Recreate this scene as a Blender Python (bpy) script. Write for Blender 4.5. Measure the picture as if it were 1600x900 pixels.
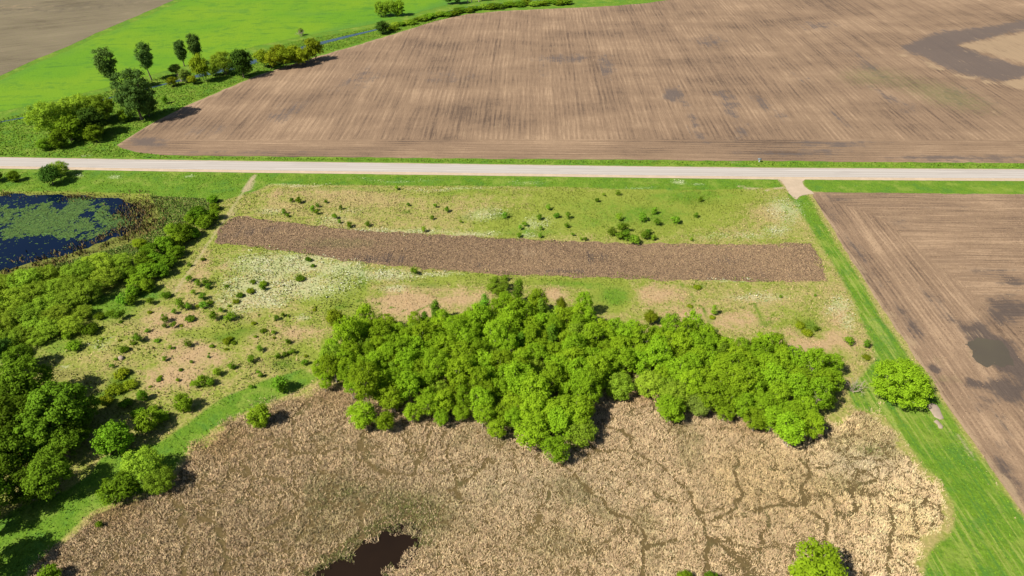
import bpy, math, random
import numpy as np
from mathutils import Vector
from mathutils.geometry import delaunay_2d_cdt

# ------------------------------------------------------------------ clear
for o in list(bpy.data.objects):
    bpy.data.objects.remove(o, do_unlink=True)
SC = bpy.context.scene
COL = SC.collection
rng = np.random.default_rng(7)
random.seed(7)

# ------------------------------------------------------------------ camera
CAM_H, PITCH, FPX = 100.0, math.radians(35.8), 1067.0
cam = bpy.data.cameras.new('camera')
cam.sensor_width = 36.0
cam.lens = 36.0 * FPX / 1600.0
cam.clip_start = 1.0
cam.clip_end = 12000.0
cam_o = bpy.data.objects.new('camera', cam)
cam_o.location = (0, 0, CAM_H)
cam_o.rotation_euler = (math.pi / 2 - PITCH, 0, 0)
COL.objects.link(cam_o)
SC.camera = cam_o

# ------------------------------------------------------------------ sky, sun, exposure
SUN_EL = math.radians(47)
SH = Vector((0.84, 0.54, 0)).normalized()          # direction in which shadows fall
world = bpy.data.worlds.new('World')
SC.world = world
world.use_nodes = True
wn = world.node_tree
wn.nodes.clear()
w_out = wn.nodes.new('ShaderNodeOutputWorld')
w_bg = wn.nodes.new('ShaderNodeBackground')
w_sky = wn.nodes.new('ShaderNodeTexSky')
w_sky.sky_type = 'NISHITA'
w_sky.sun_disc = False
w_sky.sun_elevation = SUN_EL
w_sky.sun_rotation = math.atan2(-SH.x, -SH.y)       # clockwise from +Y
w_sky.altitude = 300
w_bg.inputs['Strength'].default_value = 0.05
wn.links.new(w_sky.outputs[0], w_bg.inputs[0])
wn.links.new(w_bg.outputs[0], w_out.inputs[0])

sun = bpy.data.lights.new('sun', 'SUN')
sun.energy = 4.6
sun.angle = math.radians(0.55)
sun.color = (1.0, 0.95, 0.85)
sun_o = bpy.data.objects.new('sun', sun)
ld = Vector((SH.x * math.cos(SUN_EL), SH.y * math.cos(SUN_EL), -math.sin(SUN_EL)))
sun_o.rotation_euler = ld.to_track_quat('-Z', 'Y').to_euler()
sun_o.location = (-100, -60, 200)
COL.objects.link(sun_o)

SC.view_settings.view_transform = 'Standard'
SC.view_settings.look = 'None'
SC.view_settings.exposure = 1.1
SC.view_settings.gamma = 1.0
SC.view_settings.use_curve_mapping = False
SC.render.engine = 'CYCLES'
SC.cycles.max_bounces = 6
SC.cycles.diffuse_bounces = 3
SC.cycles.transmission_bounces = 4
SC.cycles.use_denoising = True

# ------------------------------------------------------------------ geometry helpers
SP, CP = math.sin(PITCH), math.cos(PITCH)


def P(px, py, z=0.0):
    """photo point (1600 x 900) -> place in the field at height z"""
    xc = (px - 800.0) / FPX
    yc = (450.0 - py) / FPX
    dx, dy, dz = xc, CP + yc * SP, -SP + yc * CP
    t = (z - CAM_H) / dz
    return (dx * t, dy * t, z)


def PP(pts):
    return np.array([P(a, b)[:2] for a, b in pts])


def proj(x, y, z=0.0):
    x = np.asarray(x, float)
    y = np.asarray(y, float)
    d = y * CP + (CAM_H - z) * SP
    d = np.where(d < 5, 5, d)
    v = y * SP - (CAM_H - z) * CP
    return 800 + FPX * x / d, 450 - FPX * v / d


def ppm(px, py, z=0.0):
    x, y, _ = P(px, py, z)
    return FPX / (y * CP + (CAM_H - z) * SP)


def _hash(ix, iy, s):
    h = (ix * 374761393 + iy * 668265263 + s * 974711) & 0xffffffff
    h = ((h ^ (h >> 13)) * 1274126177) & 0xffffffff
    h = h ^ (h >> 16)
    return (h & 0xffff) / 65535.0


def vnoise(x, y, s=0):
    x = np.asarray(x, float)
    y = np.asarray(y, float)
    ix = np.floor(x).astype(np.int64)
    iy = np.floor(y).astype(np.int64)
    fx = x - ix
    fy = y - iy
    fx = fx * fx * (3 - 2 * fx)
    fy = fy * fy * (3 - 2 * fy)
    a, b = _hash(ix, iy, s), _hash(ix + 1, iy, s)
    c, d = _hash(ix, iy + 1, s), _hash(ix + 1, iy + 1, s)
    return (a * (1 - fx) + b * fx) * (1 - fy) + (c * (1 - fx) + d * fx) * fy


def fbm(x, y, s=0, octs=4):
    v, a, t = 0.0, 0.5, 0.0
    for k in range(octs):
        v = v + a * vnoise(x * 2 ** k, y * 2 ** k, s + k * 17)
        t += a
        a *= 0.5
    return v / t


def worley(x, y, s=0):
    ix = np.floor(x).astype(np.int64)
    iy = np.floor(y).astype(np.int64)
    f1 = np.full(np.shape(x), 9.0)
    f2 = np.full(np.shape(x), 9.0)
    for dx in (-1, 0, 1):
        for dy in (-1, 0, 1):
            cx, cy = ix + dx, iy + dy
            d = np.hypot(cx + _hash(cx, cy, s) - x, cy + _hash(cx, cy, s + 5) - y)
            f2 = np.where(d < f1, f1, np.minimum(f2, d))
            f1 = np.minimum(f1, d)
    return f1, f2


def sstep(a, b, v):
    t = np.clip((v - a) / (b - a), 0, 1)
    return t * t * (3 - 2 * t)


def seg_dist(x, y, pts, closed):
    best = np.full(np.shape(x), 1e9)
    n = len(pts)
    for i in range(n if closed else n - 1):
        ax, ay = pts[i]
        bx, by = pts[(i + 1) % n]
        ux, uy = bx - ax, by - ay
        L = ux * ux + uy * uy + 1e-12
        t = np.clip(((x - ax) * ux + (y - ay) * uy) / L, 0, 1)
        best = np.minimum(best, np.hypot(x - ax - t * ux, y - ay - t * uy))
    return best


def inside(x, y, pts):
    r = np.zeros(np.shape(x), bool)
    n = len(pts)
    for i in range(n):
        ax, ay = pts[i]
        bx, by = pts[(i + 1) % n]
        if ay == by:
            continue
        c = ((ay > y) != (by > y)) & (x < (bx - ax) * (y - ay) / (by - ay) + ax)
        r ^= c
    return r


def polymask(px, py, pts, soft=6.0):
    d = seg_dist(px, py, pts, True)
    s = np.where(inside(px, py, pts), d, -d)
    return sstep(-soft, soft, s)


def blob(px, py, cx, cy, rx, ry, rot=0.0):
    c, s = math.cos(math.radians(rot)), math.sin(math.radians(rot))
    u = ((px - cx) * c + (py - cy) * s) / rx
    v = (-(px - cx) * s + (py - cy) * c) / ry
    return np.exp(-(u * u + v * v))


def line_m(x, y, pts, width):
    """soft line of given width in metres along photo points"""
    d = seg_dist(x, y, PP(pts), False)
    return 1 - sstep(width * 0.35, width * 0.75, d)


def mesh_np(name, V, F, mat, cols=None, floats=None, parent=None, smooth=False, matidx=None):
    me = bpy.data.meshes.new(name)
    V = np.asarray(V, np.float32)
    if isinstance(F, np.ndarray):
        k = F.shape[1]
        starts = np.arange(len(F), dtype=np.int32) * k
        flat = F.astype(np.int32).ravel()
        nf = len(F)
    else:
        lens = np.array([len(f) for f in F], np.int32)
        starts = np.concatenate([[0], np.cumsum(lens)[:-1]]).astype(np.int32)
        flat = np.array([i for f in F for i in f], np.int32)
        nf = len(F)
    me.vertices.add(len(V))
    me.vertices.foreach_set('co', V.ravel())
    me.loops.add(len(flat))
    me.loops.foreach_set('vertex_index', flat)
    me.polygons.add(nf)
    me.polygons.foreach_set('loop_start', starts)
    for m in (mat if isinstance(mat, (list, tuple)) else [mat]):
        me.materials.append(m)
    if matidx is not None:
        me.polygons.foreach_set('material_index', np.asarray(matidx, np.int32))
    if smooth:
        me.polygons.foreach_set('use_smooth', np.ones(nf, bool))
    if cols:
        for k, c in cols.items():
            a = me.attributes.new(k, 'FLOAT_COLOR', 'POINT')
            c = np.asarray(c, np.float32)
            if c.shape[1] == 3:
                c = np.hstack([c, np.ones((len(c), 1), np.float32)])
            a.data.foreach_set('color', c.ravel())
    me.update(calc_edges=True)
    return me


def link(name, me, parent=None, label=None, cat=None, group=None, kind=None):
    o = bpy.data.objects.new(name, me)
    COL.objects.link(o)
    if parent:
        o.parent = parent
    if label:
        o['label'] = label
    if cat:
        o['category'] = cat
    if group:
        o['group'] = group
    if kind:
        o['kind'] = kind
    return o


# ------------------------------------------------------------------ material helpers
GK = 0.84          # albedo scale of the land cover


class NT:
    def __init__(self, name):
        self.m = bpy.data.materials.new(name)
        self.m.use_nodes = True
        self.t = self.m.node_tree
        self.t.nodes.clear()
        self.out = self.t.nodes.new('ShaderNodeOutputMaterial')

    def n(self, typ, **kw):
        nd = self.t.nodes.new(typ)
        for k, v in kw.items():
            setattr(nd, k, v)
        return nd

    def l(self, a, b):
        self.t.links.new(a, b)

    def setin(self, sock, v):
        if hasattr(v, 'is_output'):
            self.l(v, sock)
        elif isinstance(v, (tuple, list)) and len(v) == 3 and sock.type == 'RGBA':
            sock.default_value = (*v, 1)
        else:
            sock.default_value = v

    def pos(self):
        return self.n('ShaderNodeTexCoord').outputs['Object']

    def attr(self, name):
        a = self.n('ShaderNodeAttribute', attribute_name=name)
        s = self.n('ShaderNodeSeparateColor')
        self.l(a.outputs['Color'], s.inputs[0])
        return s.outputs[0], s.outputs[1], s.outputs[2], a.outputs['Alpha'], a.outputs['Color']

    def mapping(self, v, scale=(1, 1, 1), rot=0.0, loc=(0, 0, 0)):
        m = self.n('ShaderNodeMapping')
        self.l(v, m.inputs['Vector'])
        m.inputs['Scale'].default_value = scale
        m.inputs['Rotation'].default_value = (0, 0, rot)
        m.inputs['Location'].default_value = loc
        return m.outputs[0]

    def rotscale(self, v, rot, scale):
        return self.mapping(self.mapping(v, rot=rot), scale=scale)

    def noise(self, v, scale=1.0, detail=3.0, rough=0.55, dist=0.0):
        m = self.n('ShaderNodeTexNoise')
        self.l(v, m.inputs['Vector'])
        m.inputs['Scale'].default_value = scale
        m.inputs['Detail'].default_value = detail
        m.inputs['Roughness'].default_value = rough
        m.inputs['Distortion'].default_value = dist
        return m.outputs[0]

    def math(self, op, a, b=None, c=None, clamp=False):
        m = self.n('ShaderNodeMath', operation=op, use_clamp=clamp)
        self.setin(m.inputs[0], a)
        if b is not None:
            self.setin(m.inputs[1], b)
        if c is not None:
            self.setin(m.inputs[2], c)
        return m.outputs[0]

    def step(self, v, a, b):
        m = self.n('ShaderNodeMapRange', interpolation_type='SMOOTHSTEP')
        self.setin(m.inputs['Value'], v)
        m.inputs['From Min'].default_value = a
        m.inputs['From Max'].default_value = b
        return m.outputs[0]

    def mix(self, f, a, b, mode='MIX'):
        m = self.n('ShaderNodeMix', data_type='RGBA', blend_type=mode)
        self.setin(m.inputs[0], f)
        self.setin(m.inputs[6], a)
        self.setin(m.inputs[7], b)
        return m.outputs[2]

    def edge(self, mask, noise, k=0.6, w=0.12):
        """ragged threshold of a soft mask"""
        v = self.math('ADD', mask, self.math('MULTIPLY', self.math('SUBTRACT', noise, 0.5), k))
        return self.step(v, 0.5 - w, 0.5 + w)

    def bump(self, h, strength=0.5, dist=0.2):
        b = self.n('ShaderNodeBump')
        b.inputs['Strength'].default_value = strength
        b.inputs['Distance'].default_value = dist
        self.l(h, b.inputs['Height'])
        return b.outputs[0]

    def done(self, color, rough=0.9, normal=None, spec=0.2):
        p = self.n('ShaderNodeBsdfPrincipled')
        self.setin(p.inputs['Base Color'], self.mix(1.0, color, (GK, GK, GK), 'MULTIPLY'))
        self.setin(p.inputs['Roughness'], rough)
        self.setin(p.inputs['Specular IOR Level'], spec)
        if normal is not None:
            self.l(normal, p.inputs['Normal'])
        self.l(p.outputs[0], self.out.inputs[0])
        return self.m


def leaf_mat(name, base, var=0.35, transl=0.35, hue=0.02, light=1.25, dark=0.7):
    t = NT(name)
    k_ = 1.0 if name.startswith(('willow', 'soft', 'bush', 'hedge')) else 0.86
    base = tuple(x * k_ for x in base)
    pos = t.pos()
    oi = t.n('ShaderNodeObjectInfo')
    n1 = t.noise(pos, 0.6, 2)
    n2 = t.noise(pos, 2.6, 2)
    r = oi.outputs['Random']
    c1 = tuple(min(1, x * light) for x in base)
    c2 = tuple(x * dark for x in base)
    f = t.math('ADD', t.math('MULTIPLY', n1, 0.9), t.math('MULTIPLY', n2, 0.45))
    f = t.math('ADD', f, t.math('MULTIPLY', t.math('SUBTRACT', r, 0.5), 0.55))
    col = t.mix(t.step(f, 0.35, 1.0), c2, c1)
    hs = t.n('ShaderNodeHueSaturation')
    t.l(col, hs.inputs['Color'])
    t.l(t.math('ADD', t.math('MULTIPLY', t.math('SUBTRACT', t.math('FRACT', t.math('MULTIPLY', r, 7.31)), 0.5), hue), 0.5), hs.inputs['Hue'])
    t.l(t.math('ADD', t.math('MULTIPLY', t.math('FRACT', t.math('MULTIPLY', r, 3.7)), var), 1.0 - var / 2), hs.inputs['Value'])
    d = t.n('ShaderNodeBsdfDiffuse')
    t.l(hs.outputs[0], d.inputs[0])
    tr = t.n('ShaderNodeBsdfTranslucent')
    yel = t.mix(1.0, hs.outputs[0], (1.05, 1.0, 0.5), 'MULTIPLY')
    t.l(yel, tr.inputs[0])
    ms = t.n('ShaderNodeMixShader')
    ms.inputs[0].default_value = transl
    t.l(d.outputs[0], ms.inputs[1])
    t.l(tr.outputs[0], ms.inputs[2])
    t.l(ms.outputs[0], t.out.inputs[0])
    return t.m


def tint_mat(name, transl=0.25, side=0.6):
    """material of scattered blades: colour carried per blade"""
    t = NT(name)
    c = t.mix(1.0, t.attr('col')[4], (GK, GK, GK), 'MULTIPLY')
    g = t.n('ShaderNodeNewGeometry')
    vm = t.n('ShaderNodeVectorMath', operation='MULTIPLY_ADD')
    t.l(g.outputs['Normal'], vm.inputs[0])
    vm.inputs[1].default_value = (side, side, side)
    vm.inputs[2].default_value = (0, 0, 1)
    nn = t.n('ShaderNodeVectorMath', operation='NORMALIZE')
    t.l(vm.outputs[0], nn.inputs[0])
    d = t.n('ShaderNodeBsdfDiffuse')
    t.l(c, d.inputs[0])
    t.l(nn.outputs[0], d.inputs['Normal'])
    tr = t.n('ShaderNodeBsdfTranslucent')
    t.l(c, tr.inputs[0])
    t.l(nn.outputs[0], tr.inputs['Normal'])
    ms = t.n('ShaderNodeMixShader')
    ms.inputs[0].default_value = transl
    t.l(d.outputs[0], ms.inputs[1])
    t.l(tr.outputs[0], ms.inputs[2])
    t.l(ms.outputs[0], t.out.inputs[0])
    return t.m


def bark_mat(name, a, b):
    t = NT(name)
    p = t.pos()
    n = t.noise(t.mapping(p, scale=(4, 4, 1)), 1.5, 3)
    return t.done(t.mix(n, a, b), 0.9, t.bump(n, 0.6, 0.05))


# ------------------------------------------------------------------ materials of the land
ROWDIR = math.radians(1.4)          # the fields' rows run almost straight away from the viewer


def mat_meadow():
    t = NT('meadow')
    p = t.pos()
    dry, lush, flow, scrub, _ = t.attr('m1')
    litter, path, olive, pink, _ = t.attr('m2')
    nf = t.noise(p, 1.6, 4, 0.65)
    nm = t.noise(p, 0.35, 4, 0.6)
    nl = t.noise(p, 0.06, 3, 0.55)
    ns = t.noise(t.mapping(p, scale=(1.0, 0.35, 1)), 2.4, 3, 0.7)
    green = t.mix(nm, (0.15, 0.195, 0.02), (0.28, 0.305, 0.055))
    green = t.mix(t.step(nf, 0.35, 0.7), t.mix(1.0, green, (0.78, 0.8, 0.75), 'MULTIPLY'), green)
    dryc = t.mix(nm, (0.40, 0.305, 0.145), (0.31, 0.255, 0.09))
    dryc = t.mix(t.step(nf, 0.3, 0.75), t.mix(1.0, dryc, (0.72, 0.72, 0.68), 'MULTIPLY'), dryc)
    c = t.mix(t.edge(dry, t.math('ADD', t.math('MULTIPLY', nm, 0.6), t.math('MULTIPLY', nf, 0.4)), 1.7, 0.26), green, dryc)
    pinkc = t.mix(nf, (0.29, 0.19, 0.10), (0.42, 0.29, 0.165))
    c = t.mix(t.math('MULTIPLY', t.edge(pink, t.math('ADD', t.math('MULTIPLY', nm, 0.5), t.math('MULTIPLY', nf, 0.5)), 1.9, 0.36), .85), c, pinkc)
    lushc = t.mix(nm, (0.085, 0.175, 0.013), (0.15, 0.245, 0.017))
    lushc = t.mix(t.step(ns, 0.3, 0.75), t.mix(1.0, lushc, (0.62, 0.7, 0.75), 'MULTIPLY'), lushc)
    lushc = t.mix(t.math('MULTIPLY', t.step(nl, 0.5, 0.75), 0.35), lushc, (0.20, 0.24, 0.03))
    n4 = t.noise(p, 0.16, 4, 0.65)
    sx = t.n('ShaderNodeSeparateXYZ')
    t.l(p, sx.inputs[0])
    lane = t.math('MULTIPLY', t.step(sx.outputs[0], 55, 62), t.step(sx.outputs[1], 172, 166))
    stl = t.noise(t.mapping(p, scale=(1.1, 0.045, 1)), 1.0, 3, .6)
    lushc = t.mix(t.math('MULTIPLY', t.math('MULTIPLY', lane, t.step(stl, .5, .62)), .75), lushc, t.mix(nf, (0.19, 0.235, 0.04), (0.26, 0.285, 0.075)))
    lushc = t.mix(t.math('MULTIPLY', t.math('MULTIPLY', lane, t.step(stl, .47, .36)), .6), lushc, (0.05, 0.135, 0.022))
    lushc = t.mix(t.math('MULTIPLY', t.step(n4, 0.5, 0.66), 0.6), lushc, t.mix(nf, (0.16, 0.215, 0.03), (0.22, 0.26, 0.05)))
    lushc = t.mix(t.math('MULTIPLY', t.step(n4, 0.48, 0.34), 0.6), lushc, t.mix(nf, (0.045, 0.125, 0.018), (0.075, 0.175, 0.022)))
    lushc = t.mix(t.math('MULTIPLY', t.step(nf, 0.56, 0.72), 0.35), lushc, (0.2, 0.27, 0.05))
    c = t.mix(t.edge(lush, nm, 0.9, 0.26), c, lushc)
    ol = t.mix(nf, (0.09, 0.12, 0.02), (0.19, 0.18, 0.04))
    c = t.mix(t.edge(olive, nm, 0.9, 0.25), c, ol)
    sc = t.mix(nf, (0.06, 0.115, 0.012), (0.13, 0.19, 0.016))
    c = t.mix(t.edge(scrub, t.math('ADD', t.math('MULTIPLY', nm, 0.5), t.math('MULTIPLY', nf, 0.5)), 1.3, 0.2), c, sc)
    fl = t.noise(t.mapping(p, scale=(1, 0.8, 1)), 2.1, 2, 0.6)
    c = t.mix(t.math('MULTIPLY', t.edge(flow, fl, 1.5, 0.2), 0.38), c, (0.46, 0.47, 0.30))
    lit = t.mix(nf, (0.06, 0.042, 0.016), (0.15, 0.107, 0.045))
    lit = t.mix(t.math('MULTIPLY', t.step(nm, 0.5, 0.7), 0.35), lit, (0.06, 0.075, 0.028))
    c = t.mix(t.edge(litter, nm, 0.5, 0.15), c, lit)
    pa = t.mix(nf, (0.29, 0.22, 0.13), (0.40, 0.32, 0.20))
    c = t.mix(t.math('MULTIPLY', t.edge(path, nf, 0.9, 0.3), 0.85), c, pa)
    h = t.math('ADD', nf, t.math('MULTIPLY', nm, 1.2))
    return t.done(c, 0.95, t.bump(h, 0.75, 0.35), 0.1)


def mat_tilled(name, mode):
    """bare tilled soil; mode n: big field, e: east field, w: far north-west field, s: strip"""
    t = NT(name)
    p = t.pos()
    wet, sand, turn, moss, _ = t.attr('m1')
    r = t.mapping(p, rot=ROWDIR)
    WC = ((0.078, 0.061, 0.053), (0.118, 0.092, 0.079)) if mode == 'n' else ((0.05, 0.039, 0.034), (0.085, 0.066, 0.057))
    RW = {'e': (.5, .42, .28, .63)}.get(mode, (.28, .26, .2, .415))
    if mode == 'w':
        r = t.mapping(p, rot=math.radians(62))

    def rows(v, sx, sy):
        a = t.noise(t.mapping(v, scale=(sx, sy, 1)), 1.0, 3, 0.6)
        return a

    def rows_pair(sx, sy):
        a = rows(r, sx, sy)
        b = rows(r, sy, sx)
        m = t.n('ShaderNodeMix', data_type='FLOAT')
        t.setin(m.inputs[0], t.step(turn, 0.35, 0.65))
        t.setin(m.inputs[2], a)
        t.setin(m.inputs[3], b)
        return m.outputs[0]

    fine = rows_pair(1.7 if mode != 'e' else 1.4, 0.06)
    mid = rows_pair(0.5, 0.02)
    wide = rows_pair(0.13, 0.008)
    # drill lines: regular, slightly wavering
    sep = t.n('ShaderNodeSeparateXYZ')
    t.l(r, sep.inputs[0])
    mxy = t.n('ShaderNodeMix', data_type='FLOAT')
    t.setin(mxy.inputs[0], t.math('GREATER_THAN', turn, .5))
    t.setin(mxy.inputs[2], sep.outputs[0])
    t.setin(mxy.inputs[3], sep.outputs[1])
    wob = t.math('MULTIPLY', t.noise(p, .05, 2), 1.2)
    ph = t.math('ADD', mxy.outputs[0], wob)
    s1 = t.math('SINE', t.math('MULTIPLY', ph, 2 * math.pi / (1.9 if mode != 'e' else 1.15)))
    s2 = t.math('SINE', t.math('MULTIPLY', ph, 2 * math.pi / 9.1))
    s2 = t.step(s2, .82, 1.0)
    amp = t.step(t.noise(p, .09, 3), .35, .65)
    drill = t.math('SUBTRACT', t.math('MULTIPLY', t.math('MULTIPLY', s1, amp), .055), t.math('MULTIPLY', t.math('MULTIPLY', s2, t.step(mid, .4, .6)), .09))
    clod = t.noise(p, 1.9, 4, 0.75)
    clodm = t.noise(p, 0.5, 3, 0.6)
    big = t.noise(t.mapping(p, scale=(.7, 1.3, 1)), 0.026, 5, 0.62)
    if mode == 'w':
        lo, mi, hi = (0.09, 0.07, 0.045), (0.152, 0.122, 0.078), (0.195, 0.158, 0.10)
    elif mode == 's':
        lo, mi, hi = (0.075, 0.052, 0.038), (0.165, 0.108, 0.064), (0.29, 0.195, 0.11)
    else:
        lo, mi, hi = (0.092, 0.062, 0.043), (0.195, 0.129, 0.081), (0.315, 0.215, 0.134)
    if mode == 's':
        f = t.math('ADD', t.math('MULTIPLY', clod, 0.8), t.math('MULTIPLY', clodm, 0.35))
        f = t.math('ADD', f, t.math('MULTIPLY', big, 0.25))
        f = t.math('SUBTRACT', f, 0.17)
    else:
        f = t.math('ADD', t.math('MULTIPLY', fine, RW[0]), t.math('MULTIPLY', mid, RW[1]))
        f = t.math('ADD', f, t.math('MULTIPLY', wide, RW[2]))
        f = t.math('ADD', f, t.math('MULTIPLY', clod, 0.34))
        f = t.math('ADD', f, t.math('MULTIPLY', clodm, 0.12))
        f = t.math('ADD', f, t.math('MULTIPLY', big, 0.62))
        f = t.math('ADD', f, drill)
        f = t.math('SUBTRACT', f, RW[3])
    c = t.mix(t.step(f, 0.28, 0.5), lo, mi)
    c = t.mix(t.step(f, 0.47, 0.72), c, hi)
    # moister soil: a soil colour of its own, darker and a little purple
    wn_ = t.math('ADD', t.math('MULTIPLY', fine, 0.65), t.math('MULTIPLY', clodm, 0.35))
    wv = t.math('ADD', wet, t.math('MULTIPLY', t.math('SUBTRACT', t.math('ADD', t.math('MULTIPLY', wn_, .4), t.math('ADD', t.math('MULTIPLY', mid, .25), t.math('MULTIPLY', t.noise(p, .16, 5, .7), .35))), .5), 3.6))
    we = t.step(wv, .4, .85)
    c = t.mix(t.math('MULTIPLY', we, 0.88), c, t.mix(clod, WC[0], WC[1]))
    c = t.mix(t.math('MULTIPLY', t.edge(sand, t.math('ADD', t.math('MULTIPLY', t.noise(p, .13, 5, .7), .55), t.math('MULTIPLY', fine, .45)), 3.6, 0.25), .8), c, t.mix(t.math('ADD', t.math('MULTIPLY', clod, .5), t.math('MULTIPLY', fine, .5)), (0.22, 0.155, 0.095), (0.35, 0.25, 0.15)))
    c = t.mix(t.math('MULTIPLY', t.edge(moss, clodm, 1.0, 0.3), 0.6), c, (0.12, 0.115, 0.045))
    h = t.math('ADD', t.math('MULTIPLY', fine, 0.8), t.math('MULTIPLY', clod, 0.7))
    return t.done(c, 0.95, t.bump(h, 0.55, 0.3), 0.12)


def mat_crop():
    t = NT('young_crop')
    p = t.pos()
    nf = t.noise(p, 0.9, 4, 0.7)
    st = t.noise(t.mapping(t.mapping(p, rot=math.radians(-8)), scale=(0.07, 0.2, 1)), 1.0, 5, 0.7)
    nl = t.noise(p, 0.018, 3, 0.5)
    a = t.attr('m1')
    c = t.mix(nf, (0.07, 0.175, 0.005), (0.11, 0.235, 0.007))
    c = t.mix(t.step(nl, 0.35, 0.65), c, t.mix(nf, (0.10, 0.20, 0.005), (0.15, 0.25, 0.007)))
    c = t.mix(t.math('MULTIPLY', t.step(st, 0.54, 0.66), 0.6), c, (0.042, 0.125, 0.012))
    c = t.mix(t.math('MULTIPLY', t.step(t.noise(p, .1, 5, .75), .5, .66), .55), c, (0.05, 0.145, 0.012))
    c = t.mix(t.math('MULTIPLY', a[0], 0.75), c, t.mix(nf, (0.05, 0.14, 0.018), (0.085, 0.19, 0.022)))
    h = t.math('ADD', nf, st)
    return t.done(c, 0.9, t.bump(h, 0.6, 0.4), 0.15)


def mat_road():
    t = NT('pale_asphalt')
    p = t.mapping(t.pos(), rot=math.radians(0.9))
    st = t.noise(t.mapping(p, scale=(0.012, 2.6, 1)), 1.0, 3, 0.6)
    sp = t.noise(p, 3.0, 3, 0.6)
    c = t.mix(t.step(st, 0.3, 0.7), (0.32, 0.285, 0.25), (0.42, 0.385, 0.35))
    ac = t.attr('m1')[0]
    wp = t.math('COSINE', t.math('MULTIPLY', ac, 4 * 2 * math.pi))
    c = t.mix(t.math('MULTIPLY', t.step(wp, .2, -.9), .42), c, (0.285, 0.25, 0.222))
    jn = t.math('ABSOLUTE', t.math('SUBTRACT', ac, .5))
    c = t.mix(t.math('MULTIPLY', t.step(jn, .016, .006), .35), c, (0.2, 0.175, 0.15))
    pt = t.noise(t.mapping(p, scale=(.05, .4, 1)), 1.0, 2)
    c = t.mix(t.math('MULTIPLY', t.step(pt, .58, .62), .3), c, (0.27, 0.24, 0.215))
    c = t.mix(t.math('MULTIPLY', t.step(sp, 0.55, 0.75), 0.25), c, (0.30, 0.27, 0.245))
    return t.done(c, 0.9, None, 0.1)


def mat_gravel():
    t = NT('gravel')
    p = t.pos()
    n = t.noise(p, 2.0, 4, 0.7)
    m = t.noise(p, 0.3, 3)
    c = t.mix(n, (0.30, 0.225, 0.155), (0.43, 0.345, 0.25))
    c = t.mix(t.math('MULTIPLY', t.step(m, 0.45, 0.7), 0.4), c, (0.48, 0.37, 0.27))
    return t.done(c, 0.95, t.bump(n, 0.4, 0.05), 0.1)


def mat_water(name, a, b, rough=0.06):
    t = NT(name)
    p = t.pos()
    n = t.noise(p, 0.12, 3)
    f = t.noise(t.mapping(p, scale=(1, 2.5, 1)), 1.4, 2)
    m = t.done(t.mix(n, a, b), rough, t.bump(f, 0.04, 0.05), 0.13)
    return m


M_MEADOW = mat_meadow()
M_NORTH, M_EAST, M_WEST, M_STRIP = (mat_tilled('tilled_soil_north', 'n'), mat_tilled('tilled_soil_east', 'e'),
                                    mat_tilled('tilled_soil_far', 'w'), mat_tilled('stubble_soil', 's'))
M_CROP, M_ROAD, M_GRAVEL = mat_crop(), mat_road(), mat_gravel()
M_POND = mat_water('pond_water', (0.001, 0.0045, 0.016), (0.002, 0.007, 0.024))
M_POOL = mat_water('bog_water', (0.010, 0.006, 0.004), (0.019, 0.011, 0.006))
M_STREAM = mat_water('stream_water', (0.03, 0.055, 0.075), (0.05, 0.085, 0.11))
M_BLADE = tint_mat('blades', 0.12, 0.5)
M_STALK = tint_mat('dry_stalks', 0.08, 0.3)
M_BIT = tint_mat('soil_bits', 0.0)

# ------------------------------------------------------------------ outlines (photo points)
ROAD_UP = [(-500, 239.5), (-200, 243.5), (0, 246), (200, 249.3), (400, 252.3), (600, 255), (800, 257.6), (1000, 260.3), (1200, 262.5), (1400, 263.8), (1600, 264.8), (1900, 266), (2300, 267)]
ROAD_LO = [(-500, 256), (-200, 260.3), (0, 263), (200, 266.5), (400, 269.5), (600, 272), (800, 274.6), (1000, 277.4), (1200, 279.8), (1400, 281.3), (1600, 282.4), (1900, 284), (2300, 285)]
NORTH = [(182, 227), (200, 235), (225, 240), (262, 243), (400, 244.5), (600, 246), (800, 248.5), (1000, 250), (1200, 251.5), (1400, 253.5), (1600, 255), (2000, 258),
         (2500, 262), (2900, 120), (2900, -60), (2300, -90), (1700, -75), (1300, -35), (1150, -18), (1060, -3), (1010, 5), (960, 9), (900, 12), (840, 14.5), (780, 17.5),
         (730, 22), (680, 33), (620, 52), (560, 70), (500, 87), (450, 103), (400, 119), (350, 140), (300, 161), (250, 186), (215, 206)]
EAST = [(1266, 300), (1400, 302), (1600, 304), (1900, 306), (2400, 309), (2700, 500), (2700, 1050), (1780, 1060), (1690, 930), (1600, 803), (1540, 718), (1490, 648),
        (1455, 592), (1400, 516), (1352, 441), (1310, 373), (1282, 325)]
WEST = [(-700, 440), (-250, 232), (-120, 174), (0, 119), (60, 91), (100, 75), (150, 52), (200, 31), (272, 0), (360, -38), (470, -82), (600, -125), (-1500, -150), (-2200, 120)]
CROP = [(-690, 448), (-250, 240), (-120, 181), (0, 126), (62, 97), (104, 80), (154, 57), (205, 36), (278, 4), (365, -33), (476, -78), (606, -122), (1400, -150),
        (1300, -70), (1100, -32), (900, -12), (760, -4), (690, 10), (625, 27), (565, 41), (470, 57), (400, 72), (330, 92), (250, 113), (180, 133), (90, 155), (0, 174), (-200, 225), (-420, 300)]
STRIP = [(342, 357), (352, 346), (372, 338), (420, 344), (520, 356), (640, 365), (760, 371), (880, 377), (1000, 381), (1120, 382), (1268, 380), (1276, 392), (1284, 412),
         (1294, 440), (1240, 441), (1120, 438), (1000, 436), (900, 432), (800, 430), (700, 424), (620, 416), (540, 407), (460, 395), (390, 384), (338, 378)]
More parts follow.
